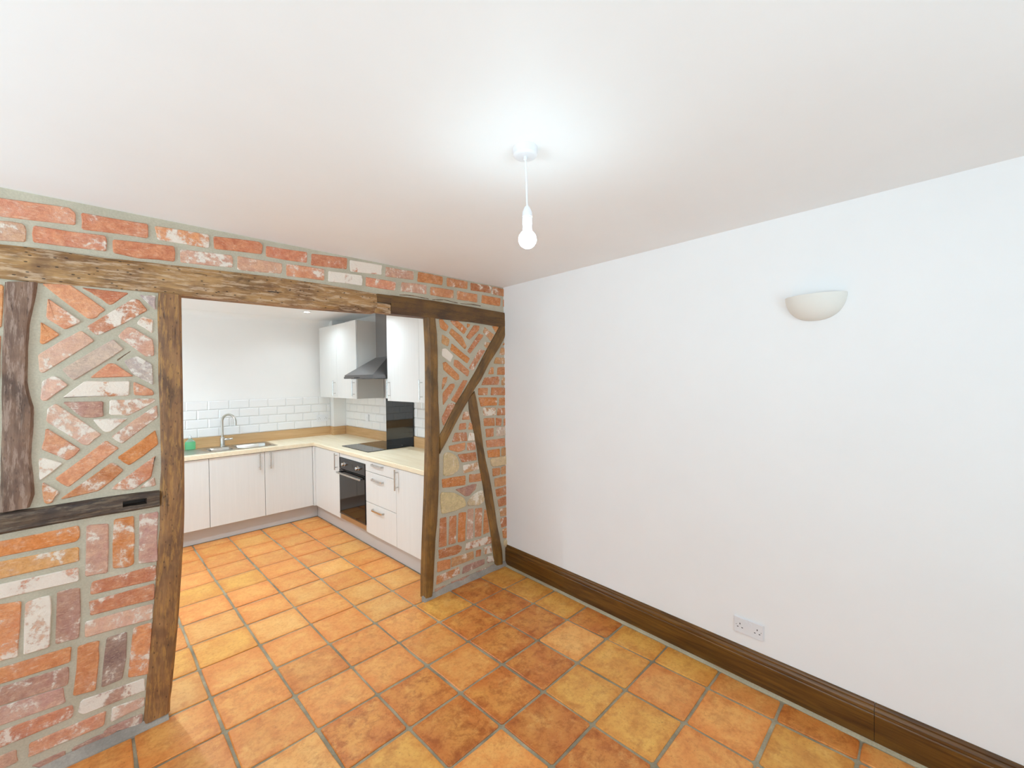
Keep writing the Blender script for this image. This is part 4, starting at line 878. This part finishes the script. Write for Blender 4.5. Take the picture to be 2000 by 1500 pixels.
# tap
TP = Vector((-1.487, 2.975, ZW+.004))
t = empty('tap', TP, 'brushed steel swan-neck mixer tap at the back of the sink', 'tap')
lathe('base', [(.027, 0), (.027, .008), (.023, .012), (.023, .095), (.020, .1), (.016, .104)], TP, M['steel'], t, 20)
dr = Vector((.6, -.8, 0)); R_ = .082
pts = [TP+Vector((0, 0, .10)), TP+Vector((0, 0, .2)), TP+Vector((0, 0, .272))]+[TP+Vector((0, 0, .272))+dr*(R_-R_*math.cos(a))+Vector((0, 0, R_*math.sin(a))) for a in [math.pi*k/14 for k in range(1, 15)]]+[TP+dr*2*R_+Vector((0, 0, .235))]
tube('spout', pts, .0125, M['steel'], t, 14)
lv = Vector((.93, -.37, 0)); tube('lever', [TP+lv*.02+Vector((0, 0, .075)), TP+lv*.06+Vector((0, 0, .077)), TP+lv*.098+Vector((0, 0, .078))], [.011, .0105, .010], M['steel'], t, 12)
# bottle of washing-up liquid
BP = Vector((-1.775, 2.975, ZW+.0065))
t = empty('soap_bottle', BP, 'small clear bottle of green washing-up liquid standing by the sink', 'bottle')
def oval(prof, sx_, nm, mat):
    bm = bmesh.new(); bm_rings(bm, [[BP+Vector((sx_*r*math.cos(a), r*.62*math.sin(a), z)) for a in [2*math.pi*k/22 for k in range(22)]] for r, z in prof]); return from_bm(nm, bm, mat, t, smooth=True)
oval([(.044, 0), (.047, .006), (.047, .060), (.046, .075), (.040, .084)], 1, 'body', M['green'])
oval([(.040, .0842), (.028, .100), (.016, .110), (.015, .118)], 1, 'shoulder', M['clear'])
lathe('cap', [(.014, .1185), (.015, .121), (.014, .140), (.006, .146), (.005, .156)], BP, M['white'], t, 16)

# wall cabinets
def wall_unit(label, y0, y1, splits, handles):
    x0 = -.414; t = unit('wall_cabinet', label, x0+DT+.002, KR-.012, y0, y1, 1.405, 2.285)
    for (a, b_), h in zip(splits, handles):
        d = box('door', x0, x0+DT, a, b_, 1.403, 2.287, M['front'], t, .0012); bar_handle(d, (x0, h, 1.432), (x0, h, 1.612), (-1, 0, 0), .0065)
    box('end_panel', x0+DT+.002, KR-.012, y0-.0005 if y0 > 1.5 else y1, y0 if y0 > 1.5 else y1+.0005, 1.404, 2.286, M['carcass'], t)
wall_unit('pale grey wall cabinet in the corner between tiled back wall and cooker hood', 1.942, BXY-.004, [(1.944, 2.455), (2.458, 2.976)], [1.99, 2.505])
wall_unit('pale grey wall cabinet between the cooker hood and the oak post', .10, 1.262, [(.690, 1.260), (.102, .687)], [1.212, .640])
# chimney hood
t = empty('cooker_hood', (-.32, 1.56, 1.63), 'steel chimney cooker hood between two wall cabinets', 'cooker hood')
box('chimney', -.300, KR-.012, 1.44, 1.70, 1.86, H-.002, M['dsteel'], t, .001)
hx, hy0, hy1 = -.565, 1.275, 1.925
lip = box('lip', hx, KR-.012, hy0, hy1, 1.630, 1.652, M['dsteel'], t, .001)
bm = bmesh.new(); q0 = [(hx+.006, hy0+.006), (KR-.013, hy0+.006), (KR-.013, hy1-.006), (hx+.006, hy1-.006)]; q1 = [(-.302, 1.438), (KR-.013, 1.438), (KR-.013, 1.702), (-.302, 1.702)]
bm_rings(bm, [[Vector((x, y, 1.652)) for x, y in q0], [Vector((x, y, 1.668)) for x, y in q0], [Vector((x, y, 1.860)) for x, y in q1]]); from_bm('canopy', bm, M['dsteel'], t)
for y in (1.44, 1.76): box('grease_filter', -.50, -.14, y-.13, y+.13, 1.626, 1.630, M['bframe'], t)
for k in range(4): box('button', hx-.002, hx, 1.56+.03*k, 1.575+.03*k, 1.636, 1.646, M['slot'], lip)

# ceiling downlights: two rows of the kitchen's own lamps
for x, y, pw, lab in ((-.76, 2.42, .28, 'round recessed downlight in ceiling corner above the sink cabinets'), (-.80, 1.25, .55, 'round recessed downlight above the drawer unit'), (-2.28, 2.42, .4, 'round recessed downlight near the left end of sink wall'), (-2.28, 1.25, 1.9, 'round recessed downlight deep inside the left of kitchen')):
    t = empty('downlight', (x, y, H), lab, 'downlight', 'kitchen ceiling downlights')
    bm = bmesh.new(); seg = 28
    bm_rings(bm, [[Vector((x+r*math.cos(2*math.pi*i/seg), y+r*math.sin(2*math.pi*i/seg), z)) for i in range(seg)] for r, z in ((.044, H-.0005), (.044, H-.004), (.033, H-.006), (.031, H-.0005))], caps=False); from_bm('bezel', bm, M['white'], t, smooth=True)
    lathe('lens', [(.030, -.003), (.031, -.0005)], (x, y, H), M['lens'], t, 24)
    d = bpy.data.lights.new('downlight_lamp', 'AREA'); d.shape = 'DISK'; d.size = .055; d.spread = math.radians(140); d.energy = 9.3*pw; d.color = (.75, .90, 1.)
    o = bpy.data.objects.new('downlight_lamp', d); COL.objects.link(o); o.parent = t; o.location = (0, 0, -.012)
